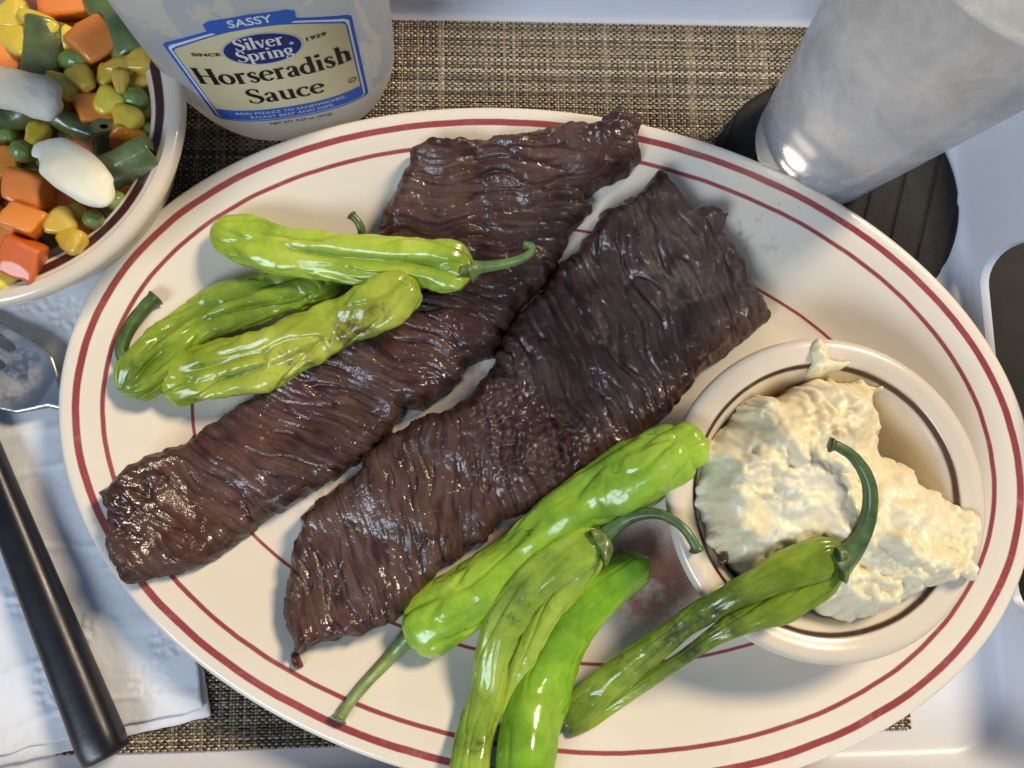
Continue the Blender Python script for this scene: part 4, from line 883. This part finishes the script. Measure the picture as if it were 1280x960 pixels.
for i, (x, y, z, s, rx, ry, rz, sc) in enumerate((
    (14, 22, 44, 46, .2, .1, .3, (1, 1.2, 1)), (48, 28, 46, 52, .3, .1, -.55, (1.1, .7, .8)), (75, 42, 43, 46, .3, .2, -.6, (1, .9, .9)), (18, 50, 44, 56, .2, -.1, -.35, (1.1, .9, .8)), (172, 78, 43, 42, .2, .1, .35, (.9, 1, 1)), (148, 84, 43, 38, .2, .1, .15, (1, .9, 1)), (151, 104, 44, 34, .3, -.3, 1.5, (1, .8, .8)), (133, 96, 42, 34, .2, .3, 1.2, (1, 1, 1)), (103, 100, 45, 40, .2, .2, 2.3, (1, 1.1, .9)), (78, 106, 44, 44, .1, .2, -.6, (1.1, .9, .9)), (134, 128, 43, 38, .2, .1, .9, (1, 1.2, .9)),
    (158, 152, 42, 40, .2, .1, 1.3, (1, 1.2, 1)), (73, 278, 46, 42, .3, .2, .4, (1, 1.15, .9)), (88, 300, 46, 40, .2, -.2, -.5, (1, 1.1, .9)), (4, 348, 45, 40, .3, .4, .9, (1.1, 1.1, 1)), (45, 170, 43, 44, .2, .5, 1.45, (1, .8, .8)), (172, 104, 39, 36, .2, .1, 1.1, (1, 1, 1)), (90, 268, 40, 32, .2, .1, .4, (1, 1, 1)), (30, 108, 38, 40, .2, .1, .4, (1, 1, 1)), (178, 140, 36, 34, .2, .1, .4, (1, 1, 1)))):
    item('k', x, y, z/1000, s, rx, ry, rz, LK, GK, i, sc)
for i, (x, y, z, s) in enumerate(((94, 76, 43, 38), (168, 124, 40, 38), (28, 189, 45, 34), (117, 275, 44, 31), (146, 252, 41, 32), (186, 165, 36, 30), (60, 200, 38, 32), (12, 170, 38, 30))):
    item('p', x, y, z/1000, s, .3*i, .5*i, .7*i, LP, GP, i, (1.25, .9, .9) if i == 0 else (1, 1, 1))
bean(140, 22, 0.043, 0.030, 0.0062, math.radians(-62), 0.05, 1, 'long dark green bean piece lying against the bowl wall', GB)
bean(56, 66, 0.043, 0.020, 0.0060, math.radians(80), -0.25, 2, LB, GB)
bean(163, 204, 0.0455, 0.0172, 0.0056, math.radians(24), -0.12, 4, 'plump green bean piece with an open cut end beside the cream pat', GB)
bean(131, 175, 0.040, 0.011, 0.0042, math.radians(60), -0.9, 5, LB, GB)
bean(95, 158, 0.039, 0.016, 0.0048, math.radians(-25), 0.2, 6, LB, GB)
bean(18, 145, 0.038, 0.022, 0.0062, math.radians(20), 0.1, 7, LB, GB)
bean(24, 92, 0.037, 0.022, 0.006, math.radians(-60), 0.1, 9, LB, GB)
# the deeper layer and the half of the bowl outside the frame
rg = random.Random(12); cnt = 0
for k in range(400):
    if cnt >= 78: break
    a, q = rg.uniform(0, 6.283), math.sqrt(rg.random())*0.048
    x, y = VBC[0]+q*math.cos(a), VBC[1]+q*math.sin(a); vis = x > U(2, 147, 0.04)[0]
    z = 0.0045+float(bowl_in(VBP, q+0.006))+0.006; z = max(z, rg.uniform(0.022, 0.031)) if vis else max(z, rg.uniform(0.026, 0.041))
    if z > 0.040: continue
    cnt += 1; c = R.T @ (np.array([x, y, z])-[0, 0, H]); px, py = CX+FPX*c[0]/-c[2], CY-FPX*c[1]/-c[2]; t_ = rg.random()
    if t_ < 0.42: item('c', px, py, z, rg.uniform(40, 48), rg.uniform(0, 1), rg.uniform(0, 1), rg.uniform(0, 3), LC2, GC, k)
    elif t_ < 0.75: item('k', px, py, z, rg.uniform(38, 46), rg.uniform(0, 1), rg.uniform(0, 1), rg.uniform(0, 6), LK2, GK, k)
    elif t_ < 0.9: item('p', px, py, z, rg.uniform(30, 36), 0, k, 0, LP2, GP, k)
    else: bean(px, py, z, 0.016, 0.0052, rg.uniform(0, 3), rg.uniform(-.2, .2), k, LB2, GB)
# cream coloured pats with pinched ends
def pat(ctrl, seed, label):
    V, F, F3, at, _ = lobe_tube(ctrl, 90, 56, seed, flat=0.55, wr=0.22, tip=0.07, base=0.07)
    x, y, z = V.T; V = V+np.stack([0.0006*fbm(x*110, y*110, z*110, seed, 2), 0.0006*fbm(x*110, y*110, z*110, seed+5, 2), 0.0006*fbm(x*110, y*110, z*110, seed+9, 2)+0.00014*noise((x+y)*650, (x-y)*90, 0, seed)], -1)
    p = V.mean(0); o = put('butter_pat', mesh_np('butter_pat', V-p, F, F3), BUTTER, loc=tuple(p)); return tag(o, label, 'butter')
pat([(40, 192, 53, 8), (52, 190, 53, 12), (70, 196, 53, 26), (92, 214, 53, 31), (115, 232, 52, 27), (132, 243, 51, 19), (143, 247, 50, 10)], 3, 'cream coloured butter pat with pinched ends beside the plump green bean')
pat([(-40, 108, 50, 22), (-15, 106, 51, 26), (20, 112, 52, 26), (50, 122, 52, 27), (68, 130, 52, 22), (80, 134, 51, 10)], 6, 'white butter pat melting over a corn kernel in the vegetables')

# ================================================================== SAUCE BOTTLE
BA, BB, BN = 0.0392, 0.0222, 2.5; BTH = math.radians(10.5)
LB0, LB1 = 0.0255, 0.0718
bl0 = U(385, 175, 0.003); fdir = np.array([math.sin(BTH), -math.cos(BTH), 0])
BZ = [0, 0.0012, 0.004, 0.009, 0.016, 0.026, 0.05, 0.075, 0.088, 0.098, 0.105, 0.110, 0.113, 0.128]
def bscale(z): return np.interp(np.asarray(z, float), BZ, [0.66, 0.71, 0.78, 0.855, 0.925, 0.98, 1.0, 1.0, 0.96, 0.84, 0.64, 0.46, 0.40, 0.40])
def bdeep(z): return np.interp(np.asarray(z, float), BZ, [0.80, 0.87, 0.93, 0.97, 0.99, 1.0, 1.0, 1.0, 0.96, 0.84, 0.64, 0.46, 0.40, 0.40])
BO = bl0-fdir*BB*0.91; BO[2] = 0
bottle = empty('sauce_bottle', (BO[0], BO[1], MATZ), 'squeeze bottle of horseradish sauce with a gold and blue label', 'bottle', None, BTH)
def bsec(s, sy, th):
    c, sn = np.cos(th), np.sin(th); q = (np.abs(c)**BN+np.abs(sn)**BN)**(-1/BN); return BA*s*q*c, BB*sy*q*sn
def bottle_body():
    zs = np.concatenate([np.linspace(0, 0.026, 34), np.linspace(0.028, 0.114, 70)]); th = np.linspace(0, 2*np.pi, 160, endpoint=False)
    sc = bscale(zs); k = np.exp(-np.linspace(-2, 2, 9)**2); k /= k.sum(); sc[5:-5] = np.convolve(sc, k, 'same')[5:-5]; sy_ = bdeep(zs); sy_[5:-5] = np.convolve(sy_, k, 'same')[5:-5]
    V = []
    for z, s, sy in zip(zs, sc, sy_):
        X, Y = bsec(s, sy, th); rnd = sstep(0.098, 0.111, z)
        if rnd > 0: rr = np.hypot(X, Y); X, Y = X*(1-rnd)+rnd*0.0145*np.cos(th), Y*(1-rnd)+rnd*0.0145*np.sin(th)
        d = 0.0003*noise(np.cos(th)*2, np.sin(th)*2, z*60, 6); V.append(np.stack([X*(1+d*20), Y*(1+d*20), np.full(160, z)], -1))
    V = np.vstack(V); F = grid_faces(len(zs), 160, True); n = len(V); V = np.vstack([V, [[0, 0, 0.0015]], [[0, 0, zs[-1]]]]); k = np.arange(160); k2 = (k+1) % 160; L = (len(zs)-1)*160
    return mesh_np('body', V, F, np.vstack([np.stack([k2, k, np.full(160, n)], -1), np.stack([L+k, L+k2, np.full(160, n+1)], -1)]))
m = M('bottle_plastic', rough=0.26, spec=0.5, coat=0.3, coat_rough=0.12)
sz = m.node('SeparateXYZ', {0: m.co}, 2)
lvl = m.math('ADD', sz, m.math('MULTIPLY', m.math('SUBTRACT', m.noise(26, 5, 0.6), 0.5), 0.030))
full = m.node('MapRange', {0: lvl, 1: 0.0265, 2: 0.0285, 3: 1.0, 4: 0.0})
smear = m.val(m.noise(1.0, 6, 0.62, 1.0, co=m.mapped((60, 60, 28))), [(0.555, 0), (0.59, 0.85)])
cover = m.math('MAXIMUM', full, smear)
m.set('color', m.mix(cover, m.ramp(m.noise(70, 4), [(0.3, (0.66, 0.69, 0.72)), (0.7, (0.74, 0.77, 0.79))]), (0.92, 0.88, 0.78)))
m.set('normal', m.bump(m.noise(90, 4), 0.12, 0.0008))
tl = m.t.nodes.new('ShaderNodeBsdfTranslucent'); tm = m.t.nodes.new('ShaderNodeMixShader'); tm.inputs[0].default_value = 0.65
m.t.links.new(m.b.inputs['Base Color'].links[0].from_socket, tl.inputs[0]); m.t.links.new(m.b.outputs[0], tm.inputs[1]); m.t.links.new(tl.outputs[0], tm.inputs[2]); m.t.links.new(tm.outputs[0], m.out.inputs[0])
put('body', bottle_body(), m.m, bottle)
m = M('bottle_cap', color=(0.05, 0.10, 0.42), rough=0.35)
put('cap', lathe('cap', [(0, 0.1125), (0.0175, 0.1125), (0.0178, 0.1135), (0.0178, 0.128), (0.0165, 0.1295), (0.006, 0.131), (0.005, 0.142), (0.003, 0.146), (0, 0.1462)]), m.m, bottle)
LW = 0.0272
def on_label(u, v, e):
    """label coordinates (u right, v up from the label foot, metres) -> bottle surface, e metres proud"""
    u, v = np.asarray(u, float), np.asarray(v, float); z = LB0-MATZ+v; s = bscale(z)
    y = -BB*bdeep(z)*(np.clip(1-np.abs(u/(BA*s))**BN, 1e-6, 1))**(1/BN)
    sl = np.sign(u)*(np.abs(u/(BA*s))**(BN-1))*BB/BA; nn = np.sqrt(1+sl*sl)
    return np.stack([u+e*sl/nn, y-e/nn, z], -1)
def sheet(name, poly, e, mat, parent, step=0.0011):
    D = densify(np.asarray(poly, float), step*0.8)
    me = slab(name, D, step, lambda x, y, sd: 0*x+0.001, lambda x, y, sd: 0*x)
    n = len(me.vertices); co = np.empty(n*3, np.float32); me.vertices.foreach_get('co', co); co = co.reshape(-1, 3)
    P = on_label(co[:, 0], co[:, 1], np.where(co[:, 2] > 0.0005, e, e-0.00006)); me.vertices.foreach_set('co', P.astype(np.float32).ravel()); me.polygons.foreach_set('use_smooth', np.zeros(len(me.polygons), bool)); me.update()
    return put(name, me, mat, parent)
def lab_mat(name, c, rough=0.35, metal=0.0): return M(name, color=c, rough=rough+0.1, metal=metal, spec=0.12).m
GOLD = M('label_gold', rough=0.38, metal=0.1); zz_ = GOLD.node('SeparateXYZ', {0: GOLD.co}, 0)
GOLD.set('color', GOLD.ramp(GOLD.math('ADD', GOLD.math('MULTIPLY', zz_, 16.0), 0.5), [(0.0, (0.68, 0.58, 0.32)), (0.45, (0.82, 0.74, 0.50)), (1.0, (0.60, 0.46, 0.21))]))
BLUE, WHITE, NAVY, BLACK, SILV = lab_mat('label_blue', (0.045, 0.13, 0.50)), lab_mat('label_white', (0.80, 0.80, 0.78)), lab_mat('label_navy', (0.014, 0.026, 0.17)), lab_mat('label_black', (0.010, 0.009, 0.009)), lab_mat('label_silver', (0.55, 0.58, 0.66), 0.3, 0.4)
LH = LB1-LB0
def shape(d):
    """label outline inset by d: arched top and sagging foot, sides leaning out towards the top"""
    P = []
    for t in np.linspace(-1, 1, 25): P.append((t*(LW*0.965-d*1.06), -0.0006*(1-t*t)+d))
    for t in np.linspace(1, -1, 25): P.append((t*(LW-d*1.1), LH+0.0092*(1-t*t)-0.0012-d))
    return P
label = sheet('label', shape(0), 0.00012, BLUE, bottle)
tag(label, 'gold label with blue border and black serif lettering')
sheet('white_line', shape(0.0010), 0.00020, WHITE, label); sheet('blue_line', shape(0.00165), 0.00028, BLUE, label); sheet('gold_field', shape(0.0021), 0.00036, GOLD.m, label)
foot = [(t*(LW*0.965-0.0022), -0.0006*(1-t*t)+0.0018) for t in np.linspace(-1, 1, 25)]+[(t*(LW*0.965-0.0016), -0.0006*(1-t*t)+0.0084) for t in np.linspace(1, -1, 25)]
sheet('blue_band', foot, 0.00046, BLUE, label)
VO = 0.0418                                                      # oval badge centre
def ell(a, b, c): return [(a*math.cos(t), c+b*math.sin(t)) for t in np.linspace(0, 2*math.pi, 48, endpoint=False)]
sheet('badge_rim', ell(0.0118, 0.0079, VO), 0.00046, SILV, label, 0.0007); sheet('badge', ell(0.0111, 0.0072, VO), 0.00056, NAVY, label, 0.0007)
ban = [(-0.0128, LH-0.0026), (0.0128, LH-0.0026), (0.0128, LH+0.0036), (-0.0128, LH+0.0036)]
LT = LH+0.0078
ban = [(-0.0122, LT-0.0026), (0, LT-0.0018), (0.0122, LT-0.0026), (0.0126, LT+0.0028), (0, LT+0.0036), (-0.0126, LT+0.0028)]
sheet('banner', ban, 0.00056, BLUE, label)
# --- serif lettering drawn with broad-pen strokes
T_, t_ = 0.150, 0.060
def arc(cx, cy, rx, ry, a0, a1, n=26, T=T_, t=t_): return [(cx+rx*math.cos(math.radians(a)), cy+ry*math.sin(math.radians(a)), t+(T-t)*abs(math.cos(math.radians(a)))**1.3) for a in np.linspace(a0, a1, n)]
def cur(P, n=22): return [tuple(q) for q in catmull(P, n)]
def stem_(x, y0, y1, w=T_): return [(x, y0, w), (x, y1, w)]
def ser(x, y, l=0.15, r=0.15): return [(x-l, y, 0.055), (x+r, y, 0.055)]
GL = {
 'H': (0.98, [stem_(.2, 0, 1, .16), stem_(.78, 0, 1, .16), [(.2, .52, .06), (.78, .52, .06)], ser(.2, .025), ser(.2, .975), ser(.78, .025), ser(.78, .975)]),
 'o': (.68, [arc(.34, .33, .245, .30, 0, 360, 40)]),
 'r': (.54, [stem_(.2, 0, .66), ser(.2, .025), ser(.2, .64, .14, .03), cur([(.22, .45, .05), (.31, .60, .07), (.42, .62, .12), (.47, .57, .13)])]),
 's': (.54, [cur([(.43, .50, .05), (.37, .61, .06), (.26, .64, .07), (.14, .56, .11), (.17, .42, .14), (.32, .31, .15), (.42, .18, .13), (.36, .05, .08), (.24, .02, .06), (.13, .08, .06), (.09, .18, .05)], 40)]),
 'e': (.62, [arc(.33, .33, .245, .30, 12, 318, 34), [(.12, .38, .055), (.55, .38, .055)]]),
 'a': (.62, [cur([(.12, .50, .12), (.19, .61, .08), (.31, .64, .06), (.42, .55, .12), (.43, .42, .15)]), stem_(.43, .08, .45), cur([(.43, .39, .05), (.26, .33, .07), (.13, .23, .13), (.14, .09, .13), (.26, .03, .07), (.43, .15, .05)]), cur([(.43, .12, .14), (.46, .03, .09), (.56, .05, .05)], 8)]),
 'd': (.70, [arc(.32, .32, .23, .30, 0, 360, 40), stem_(.53, 0, 1), ser(.53, .975, .16, .02), ser(.53, .025, .02, .14)]),
 'i': (.38, [stem_(.2, 0, .66), ser(.2, .025), ser(.2, .64, .14, .03), [(.2, .82, .17), (.2, .98, .17)]]),
 'h': (.74, [stem_(.18, 0, 1), ser(.18, .025), ser(.18, .975, .14, .03), cur([(.18, .45, .05), (.28, .60, .07), (.42, .62, .10), (.54, .48, .15), (.55, .25, .15), (.55, 0, .15)]), ser(.55, .025)]),
 'n': (.74, [stem_(.18, 0, .66), ser(.18, .025), ser(.18, .64, .14, .03), cur([(.18, .45, .05), (.28, .60, .07), (.42, .62, .10), (.54, .48, .15), (.55, .25, .15), (.55, 0, .15)]), ser(.55, .025)]),
 'S': (.70, [cur([(.57, .76, .05), (.50, .93, .06), (.34, .98, .07), (.17, .87, .12), (.18, .68, .16), (.38, .52, .18), (.57, .36, .17), (.58, .16, .13), (.40, .02, .07), (.24, .03, .06), (.12, .13, .06), (.08, .27, .05)], 44), [(.58, .72, .05), (.58, .95, .05)], [(.085, .05, .05), (.085, .28, .05)]]),
 'u': (.76, [cur([(.18, .66, .15), (.18, .4, .15), (.19, .15, .15), (.30, .03, .09), (.44, .06, .06), (.56, .2, .05)]), stem_(.56, 0, .66), ser(.18, .64, .14, .03), ser(.56, .64, .14, .03), ser(.56, .025, .02, .14)]),
 'c': (.58, [arc(.33, .33, .245, .30, 42, 318, 34), [(.47, .53, .13), (.52, .50, .13)]]),
 'l': (.36, [stem_(.18, 0, 1), ser(.18, .025), ser(.18, .975, .14, .03)]),
 'v': (.66, [[(.10, .66, .15), (.33, .02, .12)], [(.33, .02, .06), (.55, .66, .06)], ser(.10, .64, .10, .14), ser(.55, .64, .12, .10)]),
 'p': (.70, [stem_(.18, -.3, .66), ser(.18, -.275), ser(.18, .64, .14, .03), arc(.38, .33, .23, .30, 0, 360, 40)]),
 'g': (.64, [arc(.29, .43, .19, .21, 0, 360, 34), [(.44, .56, .06), (.58, .60, .09)], cur([(.20, .24, .06), (.14, .14, .09), (.28, .07, .12), (.48, .03, .13), (.54, -.10, .10), (.40, -.27, .07), (.18, -.26, .07), (.08, -.15, .08), (.18, .02, .05)], 36)])}
def serif(name, text, size, u0, v0, wid, mat, e, parent, bold=1.0):
    adv = sum(GL[c][0] for c in text); k = wid/adv; V, F, x, lift = [], [], 0, 0
    for c in text:
        a, strokes = GL[c]
        for st in strokes:
            P = np.array(st); d = np.gradient(P[:, :2], axis=0)*np.array([k, size]); d /= np.linalg.norm(d, axis=1)[:, None]+1e-9; nrm = np.stack([-d[:, 1], d[:, 0]], -1)
            c2 = np.stack([u0+(P[:, 0]+x)*k, v0+P[:, 1]*size], -1); w = (P[:, 2]*bold*size/2)[:, None]; lift = (lift+1) % 7
            A, B = c2+nrm*w, c2-nrm*w; b = len(V)
            for p, q in zip(A, B): V += [(*p, e+lift*0.000008), (*q, e+lift*0.000008)]
            F += [(b+2*i, b+2*i+1, b+2*i+3, b+2*i+2) for i in range(len(P)-1)]
        x += a
    V = np.array(V); return put(name, mesh_np(name, on_label(V[:, 0], V[:, 1], V[:, 2]), F, smooth=False), mat, parent)
def sans(name, text, size, uc, vc, mat, e, parent, bow=0.0, wid=None, ext=0.0):
    cu = bpy.data.curves.new(name, 'FONT'); cu.body = text; cu.size = size; cu.align_x = 'CENTER'; cu.offset = ext; cu.resolution_u = 3
    o = bpy.data.objects.new(name, cu); COL.objects.link(o); me = bpy.data.meshes.new_from_object(o.evaluated_get(bpy.context.evaluated_depsgraph_get())); bpy.data.objects.remove(o)
    bm = bmesh.new(); bm.from_mesh(me); bmesh.ops.triangulate(bm, faces=bm.faces[:]); bm.to_mesh(me); bm.free()
    n = len(me.vertices); co = np.empty(n*3, np.float32); me.vertices.foreach_get('co', co); co = co.reshape(-1, 3).astype(float)
    u = co[:, 0]; k = (wid/(u.max()-u.min())) if wid else 1.0; u = (u-(u.max()+u.min())/2)*k+uc
    P = on_label(u, vc+co[:, 1]+bow*(1-(u/LW)**2), e+0*u); me.vertices.foreach_set('co', P.astype(np.float32).ravel()); me.update(); return put(name, me, mat, parent)
serif('lettering', 'Horseradish', 0.0090, -0.0238, 0.0250, 0.0480, BLACK, 0.00050, label, 1.05)
serif('lettering', 'Sauce', 0.0088, -0.0120, 0.0125, 0.0250, BLACK, 0.00050, label, 1.05)
serif('lettering', 'Silver', 0.0056, -0.0074, VO+0.0010, 0.0140, WHITE, 0.00066, label, 1.1)
serif('lettering', 'Spring', 0.0056, -0.0083, VO-0.0048, 0.0166, WHITE, 0.00066, label, 1.1)
sheet('badge_dot', ell(0.0008, 0.0008, VO+0.0012) and [(0.0085+p, q) for p, q in ell(0.0007, 0.0007, VO+0.0008)], 0.00066, SILV, label, 0.0003)
sans('lettering', 'SASSY', 0.0042, 0.0, LT-0.0012, WHITE, 0.00066, label, 0.0008, 0.0122, 0.00008)
sans('lettering', 'SINCE', 0.0022, -0.0163, VO-0.0010, BLACK, 0.00046, label, 0.0, 0.0082, 0.00006)
sans('lettering', '1929', 0.0024, 0.0158, VO-0.0002, BLACK, 0.00046, label, 0.0, 0.0060, 0.00006)
sans('lettering', 'ADD PIZAZZ TO SANDWICHES,', 0.0022, 0.0, 0.0058, WHITE, 0.00056, label, -0.0006, 0.0372)
sans('lettering', 'ROAST BEEF AND DIPS.', 0.0022, 0.0, 0.0031, WHITE, 0.00056, label, -0.0006, 0.0282)
sans('lettering', 'NET WT. 9.25 oz. (262g)', 0.0024, 0.0015, -0.0032, BLACK, 0.00016, label, -0.0006, 0.0215, 0.00003)
ring = [arc(0, 0, 0.00125, 0.00125, 0, 360, 30, 0.00022, 0.00022)]
V = []
for (a, b, w) in ring[0]: V.append((a, b))
A = np.array(V); o1 = np.array([0.0222, 0.0138]); P1, P2 = A*1.12+o1, A*0.86+o1; n = len(A)
V = np.vstack([P1, P2]); put('ring_mark', mesh_np('ring_mark', on_label(V[:, 0], V[:, 1], 0.00046+0*V[:, 0]), [(i, i+1, n+i+1, n+i) for i in range(n-1)], smooth=False), BLACK, label)
sans('lettering', 'U', 0.0018, 0.0222, 0.0132, BLACK, 0.00046, label, 0.0, 0.0009)
